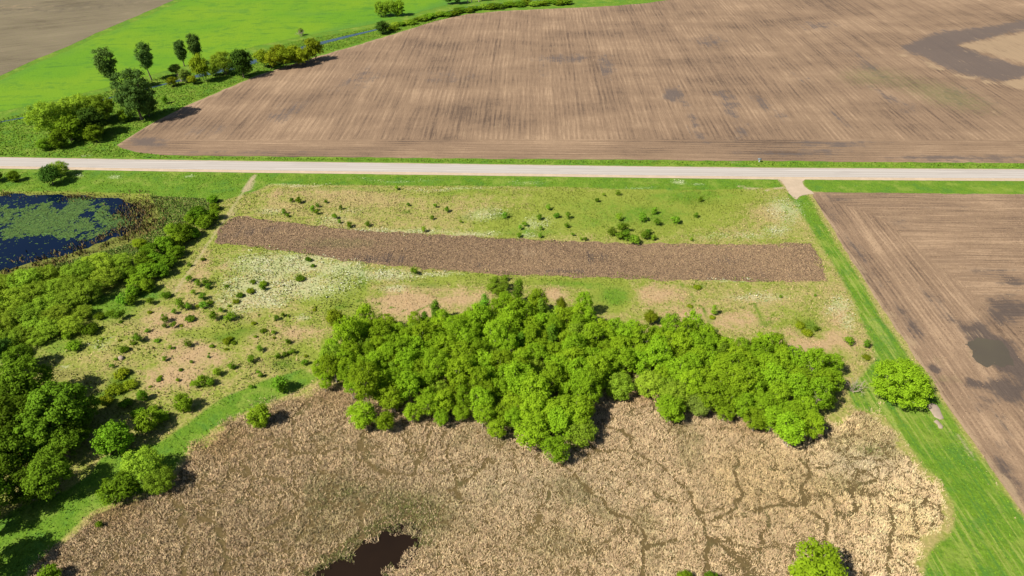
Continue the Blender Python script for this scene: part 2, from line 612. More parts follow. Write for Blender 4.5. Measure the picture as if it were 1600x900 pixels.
POND = [(-260, 318), (-100, 308), (0, 305), (40, 303), (90, 305), (130, 304), (185, 309), (212, 318), (230, 332), (230, 345), (215, 358), (190, 368), (150, 382), (110, 395), (70, 405),
        (38, 414), (20, 420), (17, 430), (12, 431), (9, 420), (-10, 425), (-60, 436), (-150, 452), (-300, 455)]
POOL = [(476, 912), (496, 892), (528, 874), (552, 858), (576, 841), (598, 828), (622, 818), (642, 821), (655, 832), (655, 850), (650, 866), (640, 878), (624, 888), (610, 898), (604, 912),
        (610, 935), (592, 960), (520, 970), (462, 945)]
REED = [(36, 905), (60, 872), (100, 838), (140, 802), (190, 782), (245, 765), (280, 728), (300, 694), (350, 655), (400, 634), (440, 622), (500, 606), (545, 600), (640, 610), (760, 630),
        (850, 640), (930, 625), (945, 600), (1000, 595), (1030, 605), (1080, 620), (1200, 630), (1260, 640), (1310, 650), (1345, 640), (1375, 643), (1395, 668), (1412, 688), (1425, 712), (1440, 735),
        (1470, 752), (1492, 790), (1488, 822), (1470, 838), (1450, 850), (1443, 880), (1452, 905), (1480, 1080), (-80, 1080), (0, 960)]
STREAM = [(-260, 262), (-120, 225), (0, 190), (40, 184), (100, 171), (180, 151), (240, 136), (300, 121), (360, 107), (430, 87), (500, 68), (545, 56.5), (580, 48.5), (620, 38), (680, 22), (740, 9), (820, 2), (1000, -8)]
LANE = [(1228, 300), (1258, 299), (1285, 345), (1315, 395), (1360, 465), (1405, 533), (1455, 605), (1495, 660), (1545, 730), (1605, 815), (1695, 945), (1790, 1080), (1480, 1080), (1445, 905), (1448, 870),
        (1490, 825), (1490, 790), (1465, 750), (1440, 733), (1410, 690), (1380, 650), (1335, 640), (1325, 610), (1370, 560), (1352, 505), (1310, 430), (1270, 362)]


def resample(pts, step, jit, seed, closed=True):
    W = PP(pts)
    out = []
    n = len(W)
    for i in range(n if closed else n - 1):
        a, b = W[i], W[(i + 1) % n]
        L = np.hypot(*(b - a))
        k = max(1, int(L / step))
        nrm = np.array([-(b - a)[1], (b - a)[0]]) / (L + 1e-9)
        for j in range(k):
            q = a + (b - a) * j / k
            w = (fbm(q[0] * 0.35, q[1] * 0.35, seed, 3) - 0.5) * 2 * jit
            out.append(q + nrm * w)
    return np.array(out)


def region(name, pts, step, jit, z, mat, attrs, label, grid, edge_step=1.2, cat=None):
    B = resample(pts, edge_step, jit, hash(name) % 97 if False else len(name) * 7)
    x0, y0 = B.min(0)
    x1, y1 = B.max(0)
    gx, gy = np.meshgrid(np.arange(x0, x1, grid), np.arange(y0, y1, grid))
    gx = (gx + (rng.random(gx.shape) - .5) * grid * .3).ravel()
    gy = (gy + (rng.random(gy.shape) - .5) * grid * .3).ravel()
    ok = inside(gx, gy, B)
    gx, gy = gx[ok], gy[ok]
    near = np.ones(len(gx), bool)
    if len(gx):
        near = seg_dist(gx, gy, B, True) > grid * 0.35
    pts2 = [Vector((a, b)) for a, b in B] + [Vector((a, b)) for a, b in zip(gx[near], gy[near])]
    nb = len(B)
    r = delaunay_2d_cdt(pts2, [(i, (i + 1) % nb) for i in range(nb)], [], 1, 1e-5)
    V = np.array([(v.x, v.y, z) for v in r[0]])
    cols = None
    if attrs is not None:
        px, py = proj(V[:, 0], V[:, 1])
        cols = {'m1': attrs(V[:, 0], V[:, 1], px, py)}
    me = mesh_np(name, V, [tuple(f) for f in r[2]], mat, cols)
    # faces look up
    o = link(name, me, label=label, kind='structure')
    return o


# ------------------------------------------------------------------ meadow masks
TRAILS = [[(868, 722), (882, 732), (905, 750), (930, 770), (955, 795), (985, 815), (1005, 833), (1012, 850), (1010, 872), (1000, 900), (996, 940)],
          [(1020, 722), (1045, 742), (1062, 757), (1080, 780), (1090, 797), (1102, 815), (1105, 850), (1103, 895), (1100, 940)],
          [(1146, 715), (1147, 748), (1160, 768), (1143, 795), (1122, 818)],
          [(1250, 715), (1258, 728), (1263, 746), (1254, 770), (1262, 790), (1280, 806), (1287, 820), (1290, 848)],
          [(1262, 788), (1230, 790), (1200, 792), (1160, 800)],
          [(1340, 757), (1333, 765), (1328, 780), (1332, 805)], [(1370, 745), (1350, 758), (1338, 758)], [(1395, 795), (1394, 820)], [(1402, 822), (1393, 845), (1386, 868), (1386, 920)],
          [(272, 785), (282, 805), (296, 822), (292, 845), (290, 872), (288, 905)], [(300, 790), (330, 820), (352, 850), (360, 890)],
          [(570, 672), (561, 700), (552, 722)], [(676, 676), (660, 694), (652, 716), (640, 742)], [(552, 720), (590, 735), (640, 742)], [(565, 780), (566, 845)],
          [(1060, 842), (1030, 852), (1008, 862)], [(900, 690), (930, 700), (960, 708), (1000, 712)], [(950, 668), (985, 690), (1010, 720)], [(1090, 797), (1120, 800)],
          [(1195, 800), (1192, 830), (1190, 860)], [(860, 770), (850, 800), (832, 830)], [(700, 700), (706, 740), (720, 780)], [(430, 700), (470, 710), (520, 708)],
          [(380, 720), (400, 745), (440, 752)], [(760, 720), (740, 750), (700, 765)], [(1105, 850), (1140, 862), (1170, 880)]]


def reed_density(x, y, px, py):
    """1 where reeds stand close, 0 on trails and open spots"""
    wx = x + (fbm(x * .3, y * .3, 41) - .5) * 4
    wy = y + (fbm(x * .3, y * .3, 42) - .5) * 4
    d = np.ones(np.shape(x))
    for tr in TRAILS:
        d = np.minimum(d, 1 - 0.95 * line_m(wx * 0.75 + x * 0.25, wy * 0.75 + y * 0.25, tr, 0.66))
    f1, f2 = worley(wx / 7.5, wy / 7.5, 3)
    keep = sstep(0.42, 0.58, fbm(x * 0.05, y * 0.05, 77))
    d = np.minimum(d, 1 - 0.75 * keep * (1 - sstep(0.03, 0.10, f2 - f1)))
    f1, f2 = worley(wx / 3.4, wy / 3.4, 9)
    k2 = sstep(.38, .6, fbm(x * .11, y * .11, 79))
    d = np.minimum(d, 1 - (.35 + .5 * k2) * (1 - sstep(0.02, 0.13, f2 - f1)))
    f1, f2 = worley(wx / 1.3, wy / 1.3, 29)
    d = np.minimum(d, 1 - .5 * (1 - sstep(0.03, 0.2, f2 - f1)))
    d = d * (1 - 0.9 * blob(px, py, 923, 863, 16, 8)) * (1 - .5 * blob(px, py, 865, 826, 10, 12)) * (1 - .7 * blob(px, py, 1160, 880, 26, 22)) * (1 - .5 * blob(px, py, 978, 833, 14, 5))
    d = d * (1 - .8 * blob(px, py, 566, 800, 14, 8)) * (1 - .5 * blob(px, py, 580, 700, 20, 10))
    return d


def masks(x, y):
    px, py = proj(x, y)
    z = np.zeros(np.shape(x))
    warp = (fbm(x * .08, y * .08, 5) - .5) * 2
    qx = px + warp * 14
    qy = py + (fbm(x * .08, y * .08, 6) - .5) * 12
    B = lambda *a: blob(qx, qy, *a)
    road_y = np.interp(px, [a for a, _ in ROAD_LO], [b for _, b in ROAD_LO])
    south = py > road_y - 3
    # --- lush grass
    lush = np.where(py < road_y - 3, 0.95, 0.0)
    lush = np.maximum(lush, polymask(qx * .3 + px * .7, qy * .2 + py * .8, [(-600, 250), (0, 262), (400, 269), (800, 275), (1218, 279), (1224, 293), (1100, 297), (800, 291), (600, 290), (420, 288), (396, 300), (346, 314), (250, 312),
                                           (235, 302), (100, 299), (0, 299), (-600, 300)], 3))
    lush = np.maximum(lush, polymask(px, py, [(1250, 281), (2400, 285), (2400, 315), (1290, 301), (1262, 297)], 2))
    lush = np.maximum(lush, 0.98 * polymask(qx * .6 + px * .4, qy * .5 + py * .5, LANE, 10))
    lush = np.maximum(lush, polymask(qx * .6 + px * .4, qy, [(-100, 930), (-60, 860), (20, 800), (120, 760), (165, 715), (250, 690), (300, 655), (350, 620), (420, 590), (470, 575), (500, 590), (430, 622), (345, 660),
                                           (290, 705), (255, 760), (190, 780), (140, 800), (70, 865), (30, 905), (-40, 960)], 6))
    for a, k in (((1000, 335, 110, 26), .62), ((1080, 308, 90, 14), .7), ((920, 345, 70, 20), .5), ((830, 365, 80, 10), .55), ((935, 320, 120, 20), .45), ((900, 445, 90, 9), .6), ((955, 462, 34, 22), .75), ((720, 300, 120, 6), .5),
                 ((1230, 330, 20, 40), .5), ((540, 297, 130, 5), .5), ((565, 430, 10, 30), .55), ((80, 540, 60, 30), .6), ((20, 560, 60, 30), .7), ((260, 440, 30, 14), .3), ((170, 480, 60, 26), .9), ((220, 460, 60, 16), .75)):
        lush = np.maximum(lush, k * B(*a))
    # --- dry grass
    dry = 0.5 + .3 * (fbm(x * .05, y * .05, 15) - .5) + z
    for a, k in (((560, 310, 170, 24), .75), ((440, 322, 60, 20), .7), ((720, 330, 110, 26), .5), ((640, 345, 90, 16), .55), ((1200, 335, 70, 32), .75), ((1150, 360, 80, 20), .6), ((1180, 470, 170, 34), .62), ((1300, 500, 50, 40), .7),
                 ((1060, 460, 60, 22), .65), ((360, 330, 20, 20), .6), ((320, 400, 26, 34), .7), ((300, 470, 50, 50), .6), ((170, 560, 70, 36), .55), ((640, 475, 90, 30), .7), ((280, 580, 60, 40), .7), ((450, 500, 60, 40), .35), ((60, 215, 50, 18), .6)):
        dry = np.maximum(dry, k * B(*a))
    for a, k in (((1000, 340, 120, 30), .45), ((1090, 308, 100, 18), .45), ((850, 345, 70, 22), .3), ((930, 310, 120, 14), .3), ((60, 360, 240, 80), .5), ((740, 300, 120, 8), .2), ((950, 465, 40, 24), .4), ((540, 440, 30, 40), .2), ((480, 540, 40, 40), .3), ((780, 345, 40, 20), .3), ((120, 520, 60, 20), .3), ((1080, 500, 30, 10), .2), ((900, 440, 100, 8), .4), ((700, 435, 60, 8), .3), ((540, 470, 50, 16), .35), ((350, 520, 60, 16), .3), ((1250, 510, 40, 20), .3)):
        dry = dry - k * B(*a)
    dry = np.where(south, dry, 0.55 * B(50, 212, 45, 15))
    # --- bare pinkish thatch
    pink = z.copy()
    for a, k in (((640, 478, 62, 26), 1.0), ((720, 465, 50, 16), .75), ((585, 470, 25, 14), .6), ((868, 462, 26, 16), .75), ((1030, 460, 45, 20), .8), ((1080, 490, 60, 16), .7), ((1150, 500, 60, 18), .65), ((1260, 540, 60, 14), .8),
                 ((1310, 535, 36, 16), .8), ((1230, 520, 50, 14), .5), ((1315, 500, 14, 24), .55), ((270, 500, 60, 20), .75), ((240, 520, 30, 12), .7), ((300, 555, 60, 26), .8), ((270, 590, 50, 24), .75), ((250, 600, 40, 18), .6), ((310, 430, 22, 30), .6),
                 ((280, 450, 40, 18), .5), ((350, 420, 20, 14), .4), ((460, 520, 60, 20), .6), ((395, 525, 30, 14), .45), ((500, 300, 60, 8), .45), ((440, 305, 40, 10), .45), ((1320, 600, 10, 20), .4), ((390, 470, 20, 20), .3)):
        pink = np.maximum(pink, 1.15 * k * B(*a))
    # --- white flowers
    flow = z.copy()
    for a, k in (((440, 415, 90, 26), .95), ((400, 450, 60, 30), .85), ((480, 445, 70, 26), .9), ((540, 425, 60, 20), .9), ((600, 430, 70, 12), .8), ((370, 470, 40, 22), .75), ((420, 470, 40, 14), .8), ((620, 452, 40, 8), .7), ((680, 428, 50, 5), .7),
                 ((520, 402, 60, 5), .9), ((620, 360, 120, 7), .7), ((740, 366, 60, 6), .75), ((755, 335, 40, 14), .6), ((520, 345, 40, 12), .55), ((835, 350, 30, 14), .6), ((830, 370, 16, 6), .7), ((1225, 330, 34, 24), .75), ((1215, 360, 30, 10), .7),
                 ((1310, 480, 30, 22), .65), ((1330, 505, 20, 24), .6), ((1180, 465, 70, 10), .6), ((1060, 287, 14, 3), 1.0), ((1095, 288, 14, 2), .7), ((620, 282, 90, 3), .5), ((1000, 291, 40, 3), .5), ((820, 286, 40, 4), .5), ((470, 291, 70, 2.5), .8),
                 ((1335, 290, 8, 1.5), .8), ((182, 276, 14, 2.5), .9), ((300, 279, 10, 2), .9), ((258, 277, 4, 2), .6), ((127, 272, 6, 3), 1.0), ((126, 243, 14, 1.2), 1.0), ((150, 540, 20, 8), .6), ((100, 573, 12, 5), .7), ((170, 530, 20, 10), .4),
                 ((700, 295, 100, 3), .6), ((1150, 370, 100, 10), .5), ((420, 330, 30, 8), .5), ((560, 330, 60, 10), .4), ((1250, 400, 6, 26), .5), ((1140, 438, 60, 3), .8), ((470, 495, 16, 5), .8), ((480, 465, 30, 8), .6)):
        flow = np.maximum(flow, k * B(*a))
    flow = np.where(fbm(x * .25, y * .25, 91) > 0.3, flow, flow * .6)
    # --- scrubby herbs
    scrub = z.copy()
    for a, k in (((188, 600, 26, 32), .85), ((165, 625, 26, 16), .85), ((1262, 512, 26, 16), .75), ((355, 525, 34, 14), .7), ((380, 515, 40, 12), .6), ((300, 525, 50, 10), .5), ((400, 440, 30, 10), .5), ((1115, 500, 10, 5), .8), ((1090, 448, 14, 4), .8),
                 ((1080, 478, 10, 5), .6), ((530, 480, 26, 10), .6), ((540, 465, 14, 20), .5), ((670, 445, 40, 8), .6), ((560, 445, 16, 26), .55), ((860, 440, 60, 6), .4), ((380, 500, 50, 12), .4), ((440, 570, 40, 18), .6), ((780, 340, 22, 10), .6),
                 ((725, 340, 20, 10), .5), ((640, 328, 12, 4), .7), ((1350, 560, 20, 10), .6), ((240, 650, 60, 16), .5), ((60, 560, 60, 16), .4), ((220, 500, 20, 26), .45), ((1190, 505, 20, 8), .5), ((1090, 318, 50, 10), .5)):
        scrub = np.maximum(scrub, k * B(*a))
    # --- olive bog edge
    olive = polymask(qx, qy, [(-300, 300), (0, 299), (100, 299), (200, 303), (240, 312), (262, 335), (250, 365), (200, 390), (150, 405), (80, 420), (30, 450), (-60, 480), (-400, 480)], 6) * 0.75
    olive = np.maximum(olive, polymask(qx, qy, [(230, 312), (330, 318), (318, 335), (260, 372), (200, 400), (150, 420), (60, 430), (200, 380), (240, 350)], 5) * 0.45)
    olive = np.maximum(olive, .75 * polymask(qx, qy, [(60, 545), (170, 575), (200, 640), (150, 680), (60, 640)], 20) * .6)
    olive = np.maximum(olive, .7 * B(180, 640, 60, 18))
    # --- reed litter
    e_ = seg_dist(px, py, REED, True)
    sd = np.where(inside(px, py, REED), e_, -e_)
    litter = sstep(2, 15, sd + (fbm(x * .16, y * .16, 12, 4) - .5) * 46)
    # --- wheel tracks, dirt
    path = z.copy()
    path = np.maximum(path, line_m(x, y, [(404, 269), (392, 283), (383, 297)], 0.9) * .95)
    path = np.maximum(path, line_m(x, y, [(413, 269), (401, 284), (392, 297)], 0.9) * .8)
    path = np.maximum(path, .55 * line_m(x, y, [(388, 290), (372, 312), (352, 340), (330, 375), (300, 420), (268, 460)], 1.1))
    path = np.maximum(path, .45 * line_m(x, y, [(398, 292), (382, 315), (362, 340)], 1.0))
    path = np.maximum(path, polymask(qx * .3 + px * .7, py, [(1215, 280), (1256, 280), (1252, 286), (1262, 297), (1268, 302), (1252, 306), (1245, 310), (1240, 308), (1232, 300), (1226, 290)], 2))
    path = np.maximum(path, .9 * polymask(px, py, [(1144, 277), (1152, 289), (1176, 292), (1192, 294), (1176, 298), (1154, 293)], 2) * .7)
    path = np.maximum(path, .8 * line_m(x, y, [(1195, 297), (1215, 294), (1228, 292)], .9))
    for off in (0, 9):
        path = np.maximum(path, .5 * line_m(x, y, [(1484 + off, 676), (1520 + off, 722), (1560 + off * 1.2, 777), (1605 + off * 1.3, 838), (1660 + off * 1.4, 915)], .5))
    path = np.maximum(path, .45 * polymask(px, py, [(1130, 250.5), (1160, 252), (1164, 256), (1140, 256)], 2))
    for tr in ([(560, 470), (590, 474), (620, 482), (645, 490)], [(645, 490), (680, 472)], [(1085, 470), (1105, 492), (1112, 510)], [(1120, 490), (1160, 480), (1200, 470)], [(1180, 480), (1190, 500), (1196, 520), (1180, 520)], [(1196, 512), (1210, 490)],
               [(1060, 440), (1088, 468), (1110, 500)]):
        scrub = np.maximum(scrub, .62 * line_m(x, y, tr, .7))
    flow = flow * (1 - litter)
    m1 = np.stack([np.clip(dry, 0, 1), np.clip(lush, 0, 1), np.clip(flow, 0, 1), np.clip(scrub, 0, 1)], 1)
    m2 = np.stack([litter, np.clip(path, 0, 1), np.clip(olive, 0, 1), np.clip(pink, 0, 1)], 1)
    return m1, m2


# ------------------------------------------------------------------ ground sheet
def build_ground():
    def axis(lo, hi, step, far):
        a = list(np.arange(lo, hi + 1e-6, step))
        ext = [20, 60, 150, 400, 1000, 2500, far]
        return np.array([lo - e for e in ext[::-1]] + a + [hi + e for e in ext])
    xs = axis(-330, 330, 1.6, 5000)
    ys = axis(20, 440, 1.4, 5000)
    X, Y = np.meshgrid(xs, ys)
    nx, ny = len(xs), len(ys)
    V = np.stack([X.ravel(), Y.ravel(), np.zeros(X.size)], 1)
    i = np.arange(nx - 1)[None, :] + np.arange(ny - 1)[:, None] * nx
    F = np.stack([i, i + 1, i + 1 + nx, i + nx], -1).reshape(-1, 4)
    m1, m2 = masks(V[:, 0], V[:, 1])
    out = (np.abs(V[:, 0]) > 345) | (V[:, 1] < 15) | (V[:, 1] > 460)
    m1[out] = (0.3, 0.6, 0, 0)
    m2[out] = 0
    me = mesh_np('ground', V, F, M_MEADOW, {'m1': m1, 'm2': m2})
    link('ground', me, label='grassy meadow ground with dry, green and flowery patches', kind='structure')


build_ground()


# ------------------------------------------------------------------ fields
def at_north(x, y, px, py):
    wet = np.zeros(len(x))
    for a, k in (((880, 92, 70, 8), .62), ((950, 105, 16, 26), .62), ((850, 110, 10, 26), .55), ((1053, 148, 16, 13), 1.0), ((1068, 160, 10, 22), .6), ((1082, 190, 10, 30), .62), ((1095, 220, 12, 16), .6), ((1125, 146, 16, 5), .9),
                 ((1140, 165, 14, 26, -20), .72), ((1160, 205, 14, 22), .65), ((1190, 160, 30, 10, 35), .65), ((1215, 180, 24, 8, 40), .6), ((1275, 40, 50, 10), .5), ((1110, 65, 40, 14), .5), ((1300, 225, 110, 8), .6), ((1500, 248, 160, 7), .75),
                 ((1250, 240, 140, 6), .6), ((230, 222, 44, 12), .72), ((330, 205, 70, 14), .45), ((450, 175, 60, 16, -25), .55), ((560, 125, 60, 20, -15), .5), ((700, 120, 70, 14), .45), ((400, 238, 200, 5), .5), ((1360, 105, 60, 16, 35), .5), ((1400, 160, 60, 14, 30), .5),
                 ((1500, 150, 80, 20, 15), .42), ((1250, 120, 40, 10, 45), .45), ((1310, 185, 30, 8, 40), .55)):
        wet = np.maximum(wet, k * blob(px, py, *a))
    wp = polymask(px, py, [(1402, 75), (1430, 62), (1460, 50), (1510, 44), (1560, 38), (1600, 30), (1700, 20), (1700, 46), (1600, 50), (1580, 52), (1550, 60), (1496, 71), (1520, 78), (1560, 92), (1600, 103), (1650, 112), (1650, 120), (1600, 122),
                          (1570, 128), (1553, 128), (1520, 120), (1490, 113), (1470, 106), (1455, 98), (1440, 88), (1420, 84)], 9) * .8
    wet = np.maximum(wet, wp)
    sand = polymask(px, py, [(1496, 71), (1550, 60), (1590, 50), (1640, 44), (1700, 60), (1640, 105), (1600, 100), (1560, 90), (1520, 79)], 7) * .85
    sand = np.maximum(sand, polymask(px, py, [(1553, 129), (1575, 127), (1600, 122), (1660, 120), (1660, 135), (1600, 142), (1580, 136)], 2))
    sand = np.maximum(sand, .95 * line_m(x, y, [(1410, 87), (1440, 93), (1456, 102), (1490, 115), (1520, 122), (1553, 130)], 2.2))
    sand = np.maximum(sand, .7 * line_m(x, y, [(182, 227), (215, 206), (250, 186), (300, 161), (400, 119), (500, 87), (620, 52), (700, 29), (780, 18), (900, 13)], 2.6))
    wet = np.maximum(wet, .7 * sand * (fbm(x * .1, y * .1, 8) > .62) * blob(px, py, 1585, 82, 40, 14))
    turn = np.maximum(sstep(214, 220, py), 0)
    moss = .7 * blob(px, py, 1480, 150, 90, 22, 15) + .5 * blob(px, py, 1350, 120, 60, 20)
    return np.stack([np.clip(wet * 1.3, 0, 1.3), np.clip(sand, 0, 1), turn, np.clip(moss, 0, 1)], 1)


def at_east(x, y, px, py):
    wet = np.zeros(len(x))
    for a, k in (((1580, 485, 50, 24), .85), ((1555, 545, 44, 25, 20), 1.05), ((1585, 575, 38, 20, 30), 1.0), ((1530, 515, 34, 20), .75), ((1580, 610, 50, 26), .8), ((1320, 310, 60, 8), .5), ((1300, 330, 14, 30, -25), .55), ((1340, 400, 16, 60, -32), .5),
                 ((1420, 500, 14, 70, -34), .6), ((1470, 480, 14, 60, -40), .5), ((1560, 425, 60, 8), .7), ((1500, 405, 60, 4), .5), ((1410, 350, 20, 10), .5), ((1580, 690, 14, 60, -35), .6), ((1540, 620, 40, 30), .5), ((1600, 440, 40, 12), .6), ((1570, 740, 20, 80, -36), .5),
                 ((1450, 320, 160, 4), .45)):
        wet = np.maximum(wet, k * blob(px, py, *a))
    wet = np.maximum(wet, line_m(x, y, [(1462, 580), (1476, 574), (1495, 573), (1512, 571), (1530, 560)], 1.3))
    wet = np.maximum(wet, .8 * line_m(x, y, [(1508, 572), (1514, 590), (1520, 600)], 1.0))
    sand = .75 * line_m(x, y, [(1285, 330), (1310, 375), (1352, 441), (1400, 516), (1455, 592), (1490, 650), (1545, 722), (1600, 803)], 2.0)
    sand = np.maximum(sand, .8 * blob(px, py, 1505, 527, 22, 5, -12))
    tb = np.interp(py, [300, 340, 420, 500, 600], [1290, 1370, 1470, 1570, 1700])
    turn = sstep(-25, 25, px - tb + (fbm(x * .06, y * .06, 4) - .5) * 60)
    moss = np.maximum(.95 * blob(px, py, 1540, 555, 24, 14, 20), .6 * blob(px, py, 1480, 590, 26, 8))
    moss = np.maximum(moss, .55 * blob(px, py, 1465, 565, 14, 6))
    return np.stack([np.clip(wet * 1.3, 0, 1.3), np.clip(sand, 0, 1), turn, np.clip(moss, 0, 1)], 1)


def at_west(x, y, px, py):
    wet = .5 * polymask(px, py, [(-200, 12), (100, 4), (200, -6), (260, -4), (180, 20), (60, 24), (-200, 30)], 8)
    sand = .4 * blob(px, py, 20, 10, 60, 5)
    return np.stack([wet, sand, 0 * wet, .35 + 0 * wet], 1)


def at_strip(x, y, px, py):
    wet = np.zeros(len(x))
    for a, k in (((940, 402, 40, 16), .55), ((1140, 405, 60, 12), .45), ((590, 405, 60, 10), .5), ((400, 360, 60, 14), .55), ((660, 385, 60, 14), .35), ((880, 425, 60, 6), .6), ((750, 415, 60, 8), .45), ((360, 370, 24, 10), .5), ((1220, 430, 60, 8), .4)):
        wet = np.maximum(wet, k * blob(px, py, *a))
    sand = .35 * blob(px, py, 820, 395, 60, 14)
    moss = .8 * blob(px, py, 530, 380, 80, 10)
    wet = np.clip(wet * 1.4 + .5 * (fbm(x * .06, y * .06, 66) - .5), 0, 1)
    return np.stack([wet, sand, 0 * wet, moss], 1)


def at_crop(x, y, px, py):
    lowe = polymask(px, py, [(400, 76), (470, 58), (520, 44), (560, 36), (625, 26), (700, 0), (760, -6), (640, 40), (560, 60), (470, 70), (400, 90)], 4)
    lin = .5 * line_m(x, y, [(230, 12), (400, 19), (560, 24), (600, 22)], 3.0)
    lin = np.maximum(lin, .55 * line_m(x, y, [(0, 128), (62, 99), (104, 82), (205, 38), (278, 6)], 4.0))
    return np.stack([np.maximum(lowe, lin), 0 * px, 0 * px, 0 * px], 1)


region('north_field', NORTH, 3, 0.8, 0.03, M_NORTH, at_north, 'large brown tilled field across the road with faint rows', 4.0, 2.5)
region('east_field', EAST, 3, 0.5, 0.03, M_EAST, at_east, 'brown tilled field with a wet dark patch right of the grass lane', 3.0, 1.5)
region('far_field', WEST, 6, 0.8, 0.03, M_WEST, at_west, 'grey brown tilled field in the far left corner', 9.0, 5.0)
region('crop_field', CROP, 6, 1.0, 0.035, M_CROP, at_crop, 'bright green young crop field behind the tree belt', 6.0, 4.0)
region('tilled_strip', STRIP, 2, 1.3, 0.04, M_STRIP, at_strip, 'long brown strip of tilled stubble across the meadow', 2.5, 0.5)
M_PUDDLE = mat_water('puddle_water', (0.062, 0.05, 0.04), (0.088, 0.075, 0.048), .5)
region('field_puddle', [(1503, 536), (1520, 529), (1545, 531), (1560, 540), (1572, 553), (1578, 566), (1568, 574), (1550, 570), (1527, 565), (1513, 552)], 1, 2.6, 0.045, M_PUDDLE, None, 'dull puddle in the dark wet patch of the east field', 4.0, .5)
region('pond', POND, 2, 2.0, 0.03, M_POND, None, 'dark blue pond half covered by floating plants', 6.0, 1.0)
region('bog_pool', POOL, 1, 1.4, 0.05, M_POOL, None, 'small dark brown pool open in the reed bed', 6.0, 0.5)


# ------------------------------------------------------------------ road
def smooth_line(pts, n):
    W = PP(pts)
    s = np.concatenate([[0], np.cumsum(np.hypot(*np.diff(W, axis=0).T))])
    u = np.linspace(0, s[-1], n)
    q = np.stack([np.interp(u, s, W[:, 0]), np.interp(u, s, W[:, 1])], 1)
    k = np.array([1, 2, 3, 4, 3, 2, 1]) / 16
    for _ in range(3):
        e = np.pad(q, ((3, 3), (0, 0)), mode='reflect', reflect_type='odd')
        q = np.stack([np.convolve(e[:, 0], k, 'valid'), np.convolve(e[:, 1], k, 'valid')], 1)
    return q


def ribbon(name, L, R, f0, f1, z0, z1, mat, parent=None, label=None, kind=None, thick=0.0, jit=0.0):
    a = L + (R - L) * f0
    b = L + (R - L) * f1
    if jit:
        d = (R - L) / np.hypot(*(R - L).T)[:, None]
        a = a + d * ((fbm(a[:, 0] * .5, a[:, 1] * .5, 3, 3) - .5) * jit)[:, None]
        b = b + d * ((fbm(b[:, 0] * .5, b[:, 1] * .5, 4, 3) - .5) * jit)[:, None]
    n = len(a)
    V = np.concatenate([np.c_[a, np.full(n, z0)], np.c_[b, np.full(n, z1)]])
    i = np.arange(n - 1)
    F = np.stack([i + n, i + n + 1, i + 1, i], 1)
    ac = np.concatenate([np.zeros(n), np.ones(n)])[:, None] * np.ones((1, 4))
    return link(name, mesh_np(name, V, F, mat, {'m1': ac}), parent, label, kind=kind)


NR = 900
RU, RL = smooth_line(ROAD_UP, NR), smooth_line(ROAD_LO, NR)
road = ribbon('road', RU, RL, 0.11, 0.86, 0.30, 0.30, M_ROAD, label='pale two-lane country road crossing the whole view', kind='structure')
ribbon('shoulder', RU, RL, -0.03, 0.11, 0.05, 0.30, M_GRAVEL, road, jit=0.25)
ribbon('shoulder', RU, RL, 0.86, 1.03, 0.30, 0.05, M_GRAVEL, road, jit=0.25)
t_ = NT('worn_white_line')
M_LINE = t_.done(t_.mix(t_.noise(t_.pos(), 1.5, 3), (0.42, 0.39, 0.37), (0.52, 0.5, 0.48)), 0.8)
t_ = NT('tar_joint')
M_TAR = t_.done(t_.mix(t_.noise(t_.pos(), 0.6, 3), (0.22, 0.19, 0.17), (0.34, 0.30, 0.27)), 0.9)
ribbon('edge_line', RU, RL, 0.125, 0.138, 0.306, 0.306, M_LINE, road)
ribbon('edge_line', RU, RL, 0.815, 0.83, 0.306, 0.306, M_LINE, road)
ribbon('tar_joint', RU, RL, 0.852, 0.866, 0.308, 0.308, M_TAR, road)
# gravel approach into the east field
APP = [(1206, 277.5), (1262, 278.5), (1253, 284), (1256, 291), (1268, 299), (1272, 303), (1256, 305), (1250, 307), (1245, 312), (1240, 310), (1234, 303), (1229, 296), (1226, 289), (1219, 282)]
region('gravel_approach', APP, 1, 0.35, 0.07, M_GRAVEL, None, 'pale gravel approach from the road to the east field', 3.0, 0.4)

# stream
SW = smooth_line(STREAM, 260)
dS = np.gradient(SW, axis=0)
nS = np.stack([-dS[:, 1], dS[:, 0]], 1) / np.hypot(*dS.T)[:, None]
wS = np.interp(SW[:, 0], [-330, -200, -150, -130, -100, -60, 60], [1.3, 0.6, 0.7, 2.6, 2.6, 0.3, 0.3])[:, None]
ribbon('stream', SW - nS * wS, SW + nS * wS, 0, 1, 0.06, 0.06, M_STREAM, label='narrow blue stream along the tree belt', kind='structure')

# ------------------------------------------------------------------ scattered ground cover
def scatter(n, poly_px, dens=None):
    W = PP(poly_px)
    x0, y0 = W.min(0)
    x1, y1 = W.max(0)
    area = abs(sum(W[i][0] * W[(i + 1) % len(W)][1] - W[(i + 1) % len(W)][0] * W[i][1] for i in range(len(W)))) / 2
    k = int(n * (x1 - x0) * (y1 - y0) / area)
    x = rng.uniform(x0, x1, k)
    y = rng.uniform(y0, y1, k)
    ok = inside(x, y, W)
    x, y = x[ok], y[ok]
    if dens is not None:
        px, py = proj(x, y)
        ok = rng.random(len(x)) < dens(x, y, px, py)
        x, y = x[ok], y[ok]
    return x, y


